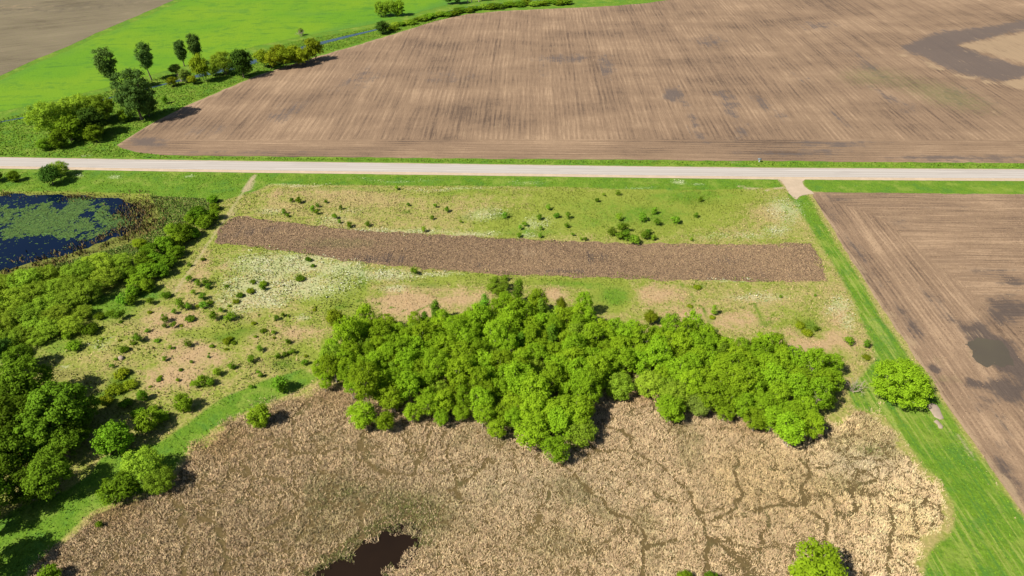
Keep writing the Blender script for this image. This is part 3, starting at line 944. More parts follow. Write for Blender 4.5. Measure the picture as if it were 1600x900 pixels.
def blades(x, y, h, w, col, lean=0.35, z0=0.0, top=0.0, curve=0.0):
    """one tapered upright strip per point"""
    n = len(x)
    a = rng.uniform(0, 2 * math.pi, n)
    la = rng.uniform(0, 2 * math.pi, n)
    l = np.abs(rng.normal(0, lean, n)) * h
    dx, dy = np.cos(a) * w / 2, np.sin(a) * w / 2
    tx, ty = x + np.cos(la) * l, y + np.sin(la) * l
    V = np.empty((n, 4, 3))
    V[:, 0] = np.stack([x - dx, y - dy, np.full(n, z0)], 1)
    V[:, 1] = np.stack([x + dx, y + dy, np.full(n, z0)], 1)
    V[:, 2] = np.stack([tx + dx * top, ty + dy * top, h], 1)
    V[:, 3] = np.stack([tx - dx * top, ty - dy * top, h], 1)
    F = np.arange(n * 4).reshape(n, 4)
    C = np.repeat(col, 4, 0)
    return V.reshape(-1, 3), F, C


def vary(base, n, v=0.25, hue=0.06):
    b = np.asarray(base, float)
    if b.ndim == 1:
        b = np.tile(b, (n, 1))
    k = 1 + (rng.random((n, 1)) - .5) * 2 * v
    return np.clip(b * k * (1 + (rng.random((n, 3)) - .5) * 2 * hue), 0.002, 0.9)


def merge(parts):
    V, F, C, o = [], [], [], 0
    for v, f, c in parts:
        V.append(v)
        F.append(f + o)
        C.append(c)
        o += len(v)
    return np.concatenate(V), np.concatenate(F), np.concatenate(C)


def stuff(name, parts, mat, label, parent=None):
    V, F, C = merge(parts)
    o = link(name, mesh_np(name, V, F, mat, {'col': C}), parent, label=label, kind='stuff')
    return o


# reed bed
POOLW = PP(POOL)


def reed_ok(x, y, px, py):
    d = reed_density(x, y, px, py) ** 1.6
    pe = seg_dist(x, y, POOLW, True)
    d = d * np.where(inside(x, y, POOLW) & (pe > .2 + 2.6 * np.clip(fbm(x * .7, y * .7, 3) - .35, 0, 1) * 2), 0, 1)
    e = seg_dist(px, py, REED, True)
    sd = np.where(inside(px, py, REED), e, -e)
    return d * sstep(-3, 13, sd + (fbm(x * .16, y * .16, 12, 4) - .5) * 46)


x, y = scatter(980000, [(-120, 1080), (-90, 900), (20, 880), (120, 770), (270, 680), (420, 590), (560, 570), (700, 590), (900, 590), (960, 575), (1100, 590), (1400, 620), (1530, 780), (1500, 860), (1480, 900), (1520, 1080)], reed_ok)
px, py = proj(x, y)
patch = fbm(x * .045, y * .045, 21)
golden = np.clip(blob(px, py, 1260, 760, 130, 60) + blob(px, py, 1170, 740, 60, 40) + blob(px, py, 1340, 670, 50, 25) + blob(px, py, 1430, 830, 40, 50), 0, 1)
pale = np.clip(blob(px, py, 1345, 725, 70, 30) + .5 * blob(px, py, 800, 760, 200, 50), 0, 1)
greenish = np.clip(.8 * blob(px, py, 600, 785, 90, 26) + .9 * blob(px, py, 665, 815, 50, 34) + .6 * blob(px, py, 500, 830, 60, 30) + .5 * blob(px, py, 1360, 705, 26, 10) + .5 * blob(px, py, 870, 850, 60, 30)
                   + 1.0 * (seg_dist(x, y, POOLW, True) < 2.2) * (fbm(x * .3, y * .3, 2) > .45) + .5 * sstep(.62, .75, fbm(x * .09, y * .09, 31)), 0, 1)
brown = np.clip(blob(px, py, 330, 690, 70, 30) + blob(px, py, 160, 800, 60, 26) + .7 * blob(px, py, 520, 625, 70, 22) + .9 * blob(px, py, 1000, 620, 40, 14) + .8 * blob(px, py, 1180, 668, 50, 14), 0, 1)
base = np.tile([0.56, 0.412, 0.242], (len(x), 1))
for m, c in ((golden * .75, (0.52, 0.385, 0.195)), (pale, (0.47, 0.38, 0.235)), (brown * .8, (0.42, 0.275, 0.13)), (greenish * (rng.random(len(x)) < .75), (0.16, 0.165, 0.055))):
    m = m[:, None]
    base = base * (1 - m) + np.array(c) * m
base = base * ((0.88 + 0.4 * patch) * (.78 + .45 * fbm(x * .8, y * .8, 88, 2)))[:, None]
clump = vnoise(x * 1.1, y * 1.1, 55)
hh = (.12 + .26 * fbm(x * .25, y * .25, 61) + .3 * clump) * rng.uniform(.5, 1.2, len(x)) * (1 - .35 * (1 - reed_density(x, y, px, py)))
stuff('reed_bed', [blades(x, y, hh, rng.uniform(.04, .075, len(x)), vary(base * np.interp(px, [100, 450, 900, 1450], [.98, 1.06, 1.2, 1.32])[:, None], len(x), .24, .06), .75, 0, 0.7)], M_STALK, 'tan dry reed bed filling the foreground')

# meadow grass
MEADOW = [(-120, 268), (400, 272), (800, 278), (1240, 283), (1265, 302), (1310, 375), (1352, 443), (1400, 518), (1455, 594), (1490, 650), (1545, 722), (1610, 820), (1700, 960), (1480, 960), (1440, 880), (1490, 800),
          (1400, 665), (1300, 640), (900, 620), (560, 600), (430, 622), (300, 694), (245, 760), (140, 800), (40, 900), (-80, 960), (-160, 700)]
STRIPW, PONDW = PP(STRIP), PP(POND)


def free_grass(x, y, px, py):
    se = seg_dist(x, y, STRIPW, True)
    return np.where((inside(x, y, STRIPW) & (se > 2.4 * np.clip(fbm(x * .4, y * .4, 23) - .3, 0, 1) * 2)) | inside(x, y, PONDW), 0, 1) * (0.35 + 0.65 * sstep(.35, .6, fbm(x * .2, y * .2, 71)))


def grass_color(x, y):
    m1, m2 = masks(x, y)
    n = len(x)
    c = np.tile([0.17, 0.21, 0.032], (n, 1))
    for m, k in ((m1[:, 0], (0.39, 0.305, 0.14)), (m2[:, 3], (0.40, 0.27, 0.14)), (m1[:, 1], (0.125, 0.215, 0.017)), (m2[:, 2], (0.12, 0.135, 0.024)), (m1[:, 3], (0.11, 0.17, 0.014)), (m2[:, 0], (0.30, 0.21, 0.1)), (m2[:, 1], (.33, .26, .15))):
        w = sstep(.4, .6, m + (rng.random(n) - .5) * .5)[:, None]
        c = c * (1 - w) + np.array(k) * w
    return c, m1, m2


x, y = scatter(150000, MEADOW, free_grass)
c, m1, m2 = grass_color(x, y)
keep = m2[:, 1] < .5
x, y, c, m1, m2 = x[keep], y[keep], c[keep], m1[keep], m2[keep]
h = rng.uniform(.12, .42, len(x)) * (1 + .5 * m1[:, 3] - .45 * m1[:, 1] - .4 * m2[:, 3])
stuff('meadow_grass', [blades(x, y, h, rng.uniform(.12, .34, len(x)), vary(c, len(x), .3, .06), .7, 0, .35)], M_BLADE, 'grass and herbs of the meadow and the road verges')


# white flowers
def flower_dens(x, y, px, py):
    m1, m2 = masks(x, y)
    return np.clip(m1[:, 2] * .85 - .22, 0, 1) * free_grass(x, y, px, py) * sstep(.46, .62, fbm(x * .5, y * .5, 13))


x, y = scatter(330000, MEADOW, flower_dens)
n = len(x)
zf = rng.uniform(.25, .6, n)
s = rng.uniform(.05, .13, n)
tilt = rng.normal(0, .35, (n, 2))
V = np.empty((n, 4, 3))
for k, (ax, ay) in enumerate(((-1, -1), (1, -1), (1, 1), (-1, 1))):
    V[:, k] = np.stack([x + ax * s, y + ay * s, zf + s * (ax * tilt[:, 0] + ay * tilt[:, 1])], 1)
stuff('white_flowers', [(V.reshape(-1, 3), np.arange(4 * n).reshape(n, 4), np.repeat(vary((.50, .50, .33), n, .25, .05), 4, 0))], M_BLADE, 'white flower heads in patches across the meadow')
V = None

# verge tufts beyond the road and along the field edge
NV = [(-60, 244), (180, 246), (400, 250), (800, 255), (1200, 260), (1620, 263), (1620, 256), (1200, 253), (800, 250), (400, 246), (262, 244), (200, 236), (180, 228), (215, 205), (300, 160), (400, 117), (500, 85), (620, 50), (730, 20),
      (730, 10), (560, 48), (470, 62), (400, 82), (250, 120), (90, 165), (-60, 200)]
x, y = scatter(42000, NV)
c = np.tile([0.125, 0.225, 0.02], (len(x), 1))
c[rng.random(len(x)) < .15] = (0.16, 0.2, 0.03)
ok = (seg_dist(x, y, SW, False) > 1.5) | (x < -150)
x, y, c = x[ok], y[ok], c[ok]
stuff('far_verge_grass', [blades(x, y, rng.uniform(.08, .32, len(x)), rng.uniform(.25, .6, len(x)), vary(c, len(x), .28, .06), .9, 0, .35)], M_BLADE, 'green grass beyond the road and along the stream')

# pond: floating plants and dead stems in the shallows
pondpx = np.array(POND)


def float_dens(x, y, px, py):
    e = seg_dist(x, y, PONDW, True)
    m = polymask(px, py, [(-260, 318), (0, 318), (45, 318), (90, 318), (115, 312), (165, 314), (185, 330), (215, 345), (205, 355), (150, 372), (110, 376), (40, 372), (-260, 372)], 9)
    open_ = np.clip(blob(px, py, 195, 325, 20, 10, 30) + blob(px, py, 178, 330, 10, 7) + .9 * blob(px, py, 55, 309, 40, 5) + blob(px, py, 92, 322, 10, 8) + .6 * blob(px, py, 140, 338, 14, 6) + .9 * blob(px, py, 30, 392, 80, 14) + .7 * blob(px, py, 100, 385, 60, 10)
                    + .8 * blob(px, py, 205, 342, 8, 4), 0, 1)
    v = .55 * fbm(x * .2, y * .15, 33, 4) + .45 * fbm(x * .9, y * .6, 36, 3)
    d = sstep(.42, .60, v + .30 * (m - .5) - .35 * open_ - .03)
    return np.maximum(d * (e > 1.0), .012 * (e > 1))


x, y = scatter(110000, POND, float_dens)
n = len(x)
r = rng.uniform(.1, .28, n)
V = np.empty((n, 6, 3))
for k in range(6):
    a = 2 * math.pi * k / 6 + rng.uniform(-.3, .3, n)
    rr = r * rng.uniform(.7, 1.2, n)
    V[:, k] = np.stack([x + np.cos(a) * rr, y + np.sin(a) * rr * .8, .045 + .03 * rng.random(n)], 1)
pc = vary((0.062, 0.108, 0.03), n, .5, .1)
stuff('floating_plants', [(V.reshape(-1, 3), np.arange(6 * n).reshape(n, 6), np.repeat(pc, 6, 0))], M_BIT, 'green mats of floating plants on the blue pond')


def stem_dens(x, y, px, py):
    e = seg_dist(px, py, pondpx, True)
    ins = inside(x, y, PONDW)
    w = np.clip(blob(px, py, 222, 340, 34, 26) * 1.2 + blob(px, py, 180, 372, 60, 10, -18) + blob(px, py, 110, 398, 70, 8, -16) + .9 * blob(px, py, 30, 420, 50, 10, -10) + .8 * blob(px, py, 120, 308, 30, 5) + .5 * blob(px, py, 0, 303, 60, 4), 0, 1)
    return .7 * w * sstep(.38, .62, fbm(x * .35, y * .35, 19)) * np.where(ins, 1, .8)


x, y = scatter(60000, [(-200, 296), (240, 298), (265, 330), (255, 365), (200, 390), (100, 420), (30, 450), (-200, 470)], stem_dens)
c = np.tile([0.19, 0.135, 0.05], (len(x), 1))
k = rng.random(len(x))
c[k < .4] = (0.10, 0.075, 0.035)
c[k > .8] = (0.14, 0.15, 0.04)
stuff('pond_stems', [blades(x, y, rng.uniform(.3, .9, len(x)), rng.uniform(.12, .34, len(x)), vary(c, len(x), .35), .4, 0, .6)], M_STALK, 'brown dead stems standing in the pond shallows')

# tall marsh grass between pond and hedge
x, y = scatter(30000, [(235, 306), (345, 312), (330, 330), (285, 350), (240, 380), (200, 405), (100, 425), (20, 455), (-100, 490), (-100, 470), (40, 425), (130, 402), (200, 382), (245, 358), (250, 335)])
c = np.tile([0.12, 0.19, 0.03], (len(x), 1))
k = rng.random(len(x))
c[k > .75] = (0.22, 0.21, 0.07)
c[k < .2] = (0.08, 0.14, 0.03)
stuff('marsh_grass', [blades(x, y, rng.uniform(.12, .4, len(x)), rng.uniform(.14, .4, len(x)), vary(c * 1.2, len(x), .3), .9, 0, .4)], M_BLADE, 'tall soft grass between the pond and the hedge')

# stubble and clods on the tilled strip
x, y = scatter(80000, STRIP)
c = np.where((rng.random(len(x)) < .15 + .8 * fbm(x * .07, y * .07, 44))[:, None], [[0.31, 0.212, 0.12]], [[0.085, 0.059, 0.043]])
stuff('stubble', [blades(x, y, rng.uniform(.05, .2, len(x)), rng.uniform(.1, .26, len(x)), vary(c, len(x), .35), .8, .03, .6)], M_BIT, 'straw stubble and clods on the tilled strip')
x, y = scatter(26000, [(1270, 300), (1620, 304), (1640, 860), (1600, 803), (1490, 648), (1400, 516), (1310, 373)], lambda x, y, px, py: np.clip(1 - 1.3 * at_east(x, y, px, py)[:, 0], 0, 1))
c = np.where((rng.random(len(x)) < .6)[:, None], [[0.26, 0.18, 0.112]], [[0.10, 0.068, 0.048]])
stuff('field_clods', [blades(x, y, rng.uniform(.04, .14, len(x)), rng.uniform(.1, .28, len(x)), vary(c, len(x), .3), .9, .02, .6)], M_BIT, 'clods and straw on the east field')

# trailside green in the reeds
# ------------------------------------------------------------------ trees and bushes
L_GROVE = leaf_mat('willow_leaves', (0.222, 0.35, 0.016), .16, .48, .018, 1.22, .8)
L_SOFT = leaf_mat('soft_willow_leaves', (0.215, 0.325, 0.024), .15, .38, .02, 1.25, .7)
L_MAPLE = leaf_mat('maple_leaves', (0.108, 0.192, 0.012), .2, .32, .015, 1.3, .65)
L_POPLAR = leaf_mat('poplar_leaves', (0.085, 0.155, 0.03), .2, .3, .015, 1.25, .7)
L_HEDGE = leaf_mat('hedge_leaves', (0.128, 0.222, 0.012), .35, .34, .03, 1.3, .65)
L_BUSH = leaf_mat('bush_leaves', (0.122, 0.225, 0.015), .4, .32, .035, 1.3, .65)
L_YEL = leaf_mat('yellow_leaves', (0.215, 0.275, 0.014), .3, .38, .02, 1.2, .7)
L_DARK = leaf_mat('dark_leaves', (0.06, 0.125, 0.016), .25, .28, .02, 1.3, .6)
L_GREY = leaf_mat('grey_willow_leaves', (0.165, 0.24, 0.035), .2, .34, .015, 1.2, .75)
BARK = bark_mat('bark', (0.10, 0.075, 0.052), (0.21, 0.165, 0.12))
BARK_PALE = bark_mat('pale_bark', (0.26, 0.21, 0.15), (0.42, 0.35, 0.26))


def tube(pts, rad, sides=6):
    pts = np.asarray(pts, float)
    n = len(pts)
    V, F = [], []
    for i in range(n):
        d = pts[min(i + 1, n - 1)] - pts[max(i - 1, 0)]
        d = d / (np.linalg.norm(d) + 1e-9)
        u = np.cross(d, (0.3, 0.9, 0.2))
        u /= np.linalg.norm(u) + 1e-9
        v = np.cross(d, u)
        for k in range(sides):
            a = 2 * math.pi * k / sides
            V.append(pts[i] + rad[i] * (math.cos(a) * u + math.sin(a) * v))
    for i in range(n - 1):
        for k in range(sides):
            a, b = i * sides + k, i * sides + (k + 1) % sides
            F.append((a, b, b + sides, a + sides))
    return np.array(V), np.array(F)


def join_vf(parts):
    V, F, o = [], [], 0
    for v, f in parts:
        V.append(v)
        F.append(f + o)
        o += len(v)
    return np.concatenate(V), np.concatenate(F)


def leaf_quads(g, C, N, size, aspect=0.62, droop=0.0):
    n = len(C)
    N = N / (np.linalg.norm(N, axis=1)[:, None] + 1e-9)
    r = g.normal(size=(n, 3))
    if droop:
        r = r * (1 - droop) + np.array([0, 0, -1.0]) * droop * 2
    U = r - N * np.sum(r * N, 1)[:, None]
    U /= np.linalg.norm(U, axis=1)[:, None] + 1e-9
    W = np.cross(N, U)
    s = size[:, None]
    V = np.empty((n, 4, 3))
    V[:, 0] = C - U * s
    V[:, 1] = C + W * s * aspect
    V[:, 2] = C + U * s + N * s * .15
    V[:, 3] = C - W * s * aspect
    return V.reshape(-1, 3), np.arange(4 * n).reshape(n, 4)


def crown_lumps(g, R, hz, C, nl, lr, zmin=-0.75, shape='ball'):
    out = []
    for i in range(nl):
        for _ in range(20):
            d = g.normal(size=3)
            d /= np.linalg.norm(d)
            if d[2] > zmin:
                break
        r = g.uniform(*lr)
        q = (.5 + .5 * g.random() ** .4) if i > nl * .12 else g.uniform(0, .5)
        k = np.array([max(R - r * .8, .1), max(R - r * .8, .1), max(hz - r * .8, .1)])
        c = d * k * q
        if shape == 'cone':
            f = 1.0 - .55 * (c[2] / hz * .5 + .5)
            c[:2] *= f
        if shape == 'vase':
            f = .55 + .55 * (c[2] / hz * .5 + .5)
            c[:2] *= f
        out.append((c + np.array([0, 0, C]), r, d))
    return out


def make_crown(seed, R, hz, C, nl, lr, per, leaf, mat, zmin=-.75, shape='ball', fill=.12, flat=.8, droop=0., jit=.55, aspect=.62):
    g = np.random.default_rng(seed)
    L = crown_lumps(g, R, hz, C, nl, lr, zmin, shape)
    PC, PN = [], []
    for c, r, d in L:
        n = int(per * (r / np.mean(lr)) ** 2 * g.uniform(.7, 1.25))
        q = g.normal(size=(n, 3))
        q /= np.linalg.norm(q, axis=1)[:, None]
        q[:, 2] = np.where(q[:, 2] < -.35, -q[:, 2], q[:, 2])
        rad = r * (1 - .32 * g.random(n) ** 1.5) * (1 + .3 * g.normal(size=n))
        p = c + q * rad[:, None] * np.array([1, 1, flat])
        if droop:
            p[:, 2] -= droop * r * g.random(n) ** 2
        PC.append(p)
        PN.append(q + .35 * d + g.normal(size=(n, 3)) * jit + np.array([0, 0, .35]))
    nf = int(fill * sum(len(a) for a in PC))
    q = g.normal(size=(nf, 3))
    q /= np.linalg.norm(q, axis=1)[:, None]
    PC.append(q * np.array([R, R, hz]) * .72 * g.random((nf, 1)) ** .4 + np.array([0, 0, C]))
    PN.append(q + g.normal(size=(nf, 3)) * .8)
    PC, PN = np.concatenate(PC), np.concatenate(PN)
    ok = PC[:, 2] > .08
    PC, PN = PC[ok], PN[ok]
    V, F = leaf_quads(g, PC, PN, leaf * g.uniform(.6, 1.3, len(PC)), aspect, droop * .6)
    return mesh_np('crown', V, F, mat), L


def make_trunk(seed, L, C, base_r, mat, nlimb=7, stems=1, lean=.3):
    g = np.random.default_rng(seed + 99)
    parts = []
    for s in range(stems):
        b = np.array([0, 0, 0.]) if stems == 1 else np.array([g.normal() * .35, g.normal() * .35, 0])
        top = np.array([g.normal() * lean, g.normal() * lean, C * g.uniform(.85, 1.1)])
        mid = (b + top) / 2 + g.normal(size=3) * [.25, .25, 0]
        r0 = base_r / math.sqrt(stems)
        parts.append(tube([b - [0, 0, .2], b + (mid - b) * .3, mid, top], [r0 * 1.25, r0, r0 * .72, r0 * .4], 7))
        idx = g.permutation(len(L))[:nlimb]
        for i in idx:
            c = L[i][0]
            f = g.uniform(.45, .95)
            st = b + (top - b) * f if f > .5 else b + (mid - b) * f * 2
            m2 = (st + c) / 2 + np.array([0, 0, -.08 * np.linalg.norm(c - st)])
            parts.append(tube([st, m2, c + (c - st) * .05], [r0 * .42, r0 * .28, r0 * .08], 5))
    V, F = join_vf(parts)
    return mesh_np('trunk', V, F, mat, smooth=True)


PROTO = {}


def proto(sp, count, **kw):
    lst = []
    for i in range(count):
        seed = 1000 + len(PROTO) * 50 + i
        k = dict(kw)
        tr = {a: k.pop(a) for a in ('base_r', 'bark', 'nlimb', 'stems') if a in k}
        f = 1 + (random.random() - .5) * .16
        k['hz'] = k['hz'] * f
        cm, L = make_crown(seed, **k)
        tm = make_trunk(seed, L, k['C'], tr.get('base_r', .2), tr.get('bark', BARK), tr.get('nlimb', 7), tr.get('stems', 1))
        lst.append((cm, tm))
    PROTO[sp] = dict(R=kw['R'], C=kw['C'], v=lst)


proto('grove', 7, R=3.0, hz=3.7, C=4.9, nl=88, lr=(.38, .75), per=55, leaf=.16, fill=.05, flat=1.1, mat=L_GROVE, zmin=-.85, base_r=.19, bark=BARK_PALE, nlimb=6, stems=3)
proto('soft', 4, R=4.4, hz=3.9, C=3.9, nl=120, lr=(.45, .9), per=68, leaf=.16, flat=1.0, mat=L_SOFT, zmin=-.9, base_r=.2, nlimb=7, stems=3, jit=.5, droop=.12)
proto('maple', 3, R=5.8, hz=5.9, C=6.9, nl=105, lr=(.7, 1.25), per=82, leaf=.25, mat=L_MAPLE, zmin=-.8, base_r=.34, nlimb=12, flat=.62, fill=.05)
proto('poplar', 4, R=3.9, hz=5.4, C=7.6, nl=64, lr=(.75, 1.25), per=80, leaf=.26, mat=L_POPLAR, zmin=-.97, base_r=.26, nlimb=10, shape='vase')
proto('hedge', 5, R=2.6, hz=2.5, C=2.25, nl=55, lr=(.4, .8), per=65, leaf=.17, mat=L_HEDGE, zmin=-.9, base_r=.1, nlimb=5, stems=2)
proto('yellow', 3, R=3.2, hz=3.0, C=3.1, nl=40, lr=(.65, 1.15), per=85, leaf=.21, mat=L_YEL, zmin=-.8, base_r=.13, nlimb=6, stems=2)
proto('dark', 3, R=3.2, hz=3.3, C=3.3, nl=42, lr=(.7, 1.2), per=85, leaf=.22, mat=L_DARK, zmin=-.9, base_r=.16, nlimb=6)
proto('grey', 2, R=3.6, hz=3.2, C=3.6, nl=48, lr=(.7, 1.2), per=95, leaf=.2, mat=L_GREY, zmin=-.85, base_r=.16, bark=BARK_PALE, nlimb=6, stems=3, jit=.55)
proto('spire', 3, R=1.7, hz=3.6, C=3.9, nl=34, lr=(.45, .8), per=70, leaf=.2, mat=L_BUSH, zmin=-.97, base_r=.1, nlimb=8, shape='cone', aspect=.4)
proto('frond', 2, R=3.4, hz=2.7, C=2.6, nl=44, lr=(.5, .9), per=60, leaf=.34, mat=L_HEDGE, zmin=-.8, base_r=.12, nlimb=8, stems=2, aspect=.28, fill=.05)
proto('big', 1, R=6.6, hz=5.0, C=4.7, nl=210, lr=(.6, 1.1), per=85, leaf=.2, mat=L_GROVE, zmin=-.9, base_r=.3, bark=BARK_PALE, nlimb=12, stems=4)
proto('broad', 1, R=6.0, hz=7.4, C=7.6, nl=170, lr=(.7, 1.25), per=78, leaf=.24, mat=L_POPLAR, zmin=-.95, base_r=.36, nlimb=12)
# small bushes: stem and leaves in one mesh, too small in view to show parts
SMALL = {}


def small(sp, count, R, hz, C, nl, lr, per, leaf, mat, **k):
    lst = []
    for i in range(count):
        cm, L = make_crown(3000 + len(SMALL) * 40 + i, R, hz, C, nl, lr, per, leaf, mat, **k)
        lst.append(cm)
    SMALL[sp] = dict(R=R, C=C, v=lst)


small('bush', 6, 1.0, 1.05, .95, 16, (.26, .45), 42, .11, L_BUSH, zmin=-.9)
small('cone', 3, .9, 1.5, 1.4, 18, (.24, .4), 42, .11, L_BUSH, zmin=-.95, shape='cone')
small('bright', 4, 1.0, .95, .9, 16, (.28, .45), 42, .11, L_HEDGE, zmin=-.9)
small('low', 4, 1.0, .5, .42, 26, (.22, .38), 40, .10, L_YEL, zmin=-.6)
small('lowg', 3, 1.0, .55, .45, 26, (.22, .38), 40, .10, L_HEDGE, zmin=-.6)

ORD = ['leftmost', 'second', 'third', 'fourth', 'fifth', 'sixth', 'seventh', 'eighth', 'ninth', 'tenth', 'eleventh', 'twelfth', 'thirteenth', 'fourteenth', 'fifteenth', 'sixteenth', 'seventeenth', 'eighteenth', 'nineteenth', 'twentieth',
       'twenty-first', 'twenty-second', 'twenty-third', 'twenty-fourth', 'twenty-fifth', 'twenty-sixth', 'twenty-seventh', 'twenty-eighth', 'twenty-ninth', 'thirtieth', 'thirty-first', 'thirty-second', 'thirty-third', 'thirty-fourth', 'thirty-fifth', 'thirty-sixth']


def ordl(i):
    return 'leftmost' if i == 0 else ORD[i] + ' from the left'


def place(name, sp, px, py, rpx, label, cat, group=None, hk=1.0):
    small_ = sp in SMALL
    D = (SMALL if small_ else PROTO)[sp]
    s = rpx / ppm(px, py, 0) / D['R']
    s = rpx / ppm(px, py, D['C'] * s * hk) / D['R']
    X, Y, _ = P(px, py, D['C'] * s * hk)
    return place_m(name, sp, X, Y, s, label, cat, group, hk)


def place_m(name, sp, X, Y, s, label, cat, group=None, hk=1.0):
    small_ = sp in SMALL
    D = (SMALL if small_ else PROTO)[sp]
    v = D['v'][random.randrange(len(D['v']))]
    sc = (s * random.uniform(.94, 1.06), s * random.uniform(.94, 1.06), s * hk * random.uniform(.95, 1.05))
    rz = random.uniform(0, 2 * math.pi)
    if small_:
        o = link(name, v, label=label, cat=cat, group=group)
    else:
        o = link(name, None, label=label, cat=cat, group=group)
        link('crown', v[0], o)
        link('trunk', v[1], o)
    o.location = (X, Y, 0)
    o.scale = sc
    o.rotation_euler = (random.gauss(0, .03), random.gauss(0, .03), rz)
    return o


# --- the grove
GROVE = [(515, 548, 30), (500, 576, 20), (540, 522, 28), (520, 575, 24), (572, 503, 22), (600, 503, 24), (508, 600, 13), (573, 608, 33), (568, 642, 26), (603, 655, 20), (640, 605, 30), (643, 640, 20), (690, 622, 28), (690, 650, 17),
         (721, 642, 17), (755, 646, 22), (776, 667, 20), (802, 652, 20), (830, 672, 30), (858, 642, 27), (905, 658, 32), (922, 615, 27), (1045, 595, 25), (1120, 602, 26), (1135, 640, 20), (1162, 630, 24), (1182, 652, 22),
         (1208, 652, 24), (1235, 668, 32), (1268, 664, 22), (1258, 636, 28), (1290, 612, 26), (1302, 590, 24), (1302, 568, 20), (1272, 572, 27), (1242, 560, 24), (1212, 540, 22), (1190, 535, 20), (1158, 545, 20), (1122, 530, 16),
         (1102, 527, 20), (1080, 512, 22), (1048, 516, 20), (1025, 526, 18), (990, 522, 20), (965, 516, 22), (940, 512, 22), (913, 474, 20), (920, 498, 22), (842, 478, 20), (815, 492, 28), (880, 500, 24), (792, 472, 18), (690, 502, 20), (720, 497, 18),
         (650, 506, 20), (622, 516, 20), (1062, 545, 22), (1005, 552, 22), (1045, 560, 22), (985, 560, 18), (1090, 560, 24), (1130, 570, 24), (1170, 585, 26), (1210, 590, 26), (1215, 620, 24), (1255, 600, 26), (1095, 585, 20)]
HOLES = [(975, 585, 30, 16), (1005, 612, 34, 18), (980, 640, 60, 22), (822, 528, 8, 12), (678, 585, 14, 8), (618, 625, 10, 10), (530, 590, 12, 12)]
GP = [(505, 545), (545, 515), (600, 508), (690, 500), (800, 480), (912, 485), (960, 518), (1050, 518), (1100, 532), (1190, 540), (1300, 575), (1300, 610), (1250, 650), (1180, 640), (1120, 620), (1040, 600), (1000, 575), (950, 575), (930, 620), (900, 655),
      (830, 660), (760, 640), (690, 630), (640, 625), (560, 610), (520, 580)]
gtrees = []
for px, py, r in GROVE:
    s = r * .82 / ppm(px, py, 5) / 3.0
    X, Y, _ = P(px, py, 4.9 * s)
    gtrees.append((X, Y, s))
tries = 0
while tries < 9000:
    tries += 1
    px, py = random.uniform(490, 1320), random.uniform(470, 690)
    if not inside(np.array([px]), np.array([py]), GP)[0]:
        continue
    if any(((px - a) / c) ** 2 + ((py - b) / d) ** 2 < 1 for a, b, c, d in HOLES):
        continue
    s = random.uniform(.68, 1.12)
    X, Y, _ = P(px, py, 4.9 * s)
    if min(math.hypot(X - a, Y - b) - (c + s) * 1.42 for a, b, c in gtrees) < 0:
        continue
    gtrees.append((X, Y, s))
ys_ = sorted(t[1] for t in gtrees)
NB = 9
bands = [[] for _ in range(NB)]
for t in gtrees:
    bands[min(NB - 1, int(NB * sum(1 for q in ys_ if q < t[1]) / len(ys_)))].append(t)
ROWN = ['front row nearest the reeds', 'second row from the reeds', 'third row from the reeds', 'fourth row from the reeds', 'fifth row from the reeds', 'sixth row from the reeds', 'seventh row from the reeds', 'eighth row from the reeds', 'back row by the strip']
for b, row in enumerate(bands):
    row.sort()
    for i, (X, Y, s) in enumerate(row):
        sp = random.choices(['grove', 'soft', 'grey', 'spire'], [85, 12, 0, 3])[0]
        s = s * random.uniform(.88, 1.1) * {'grove': 1.0, 'soft': .7, 'grey': .85, 'spire': 1.2}[sp]
        if b == 0:
            s *= 1.15
        place_m('willow_tree', sp, X, Y, s, 'bright green willow, %s in the grove\'s %s' % (ordl(i), ROWN[b]), 'tree', 'trees of the central grove', random.uniform(.78, 1.25) if b else random.uniform(.68, .9))

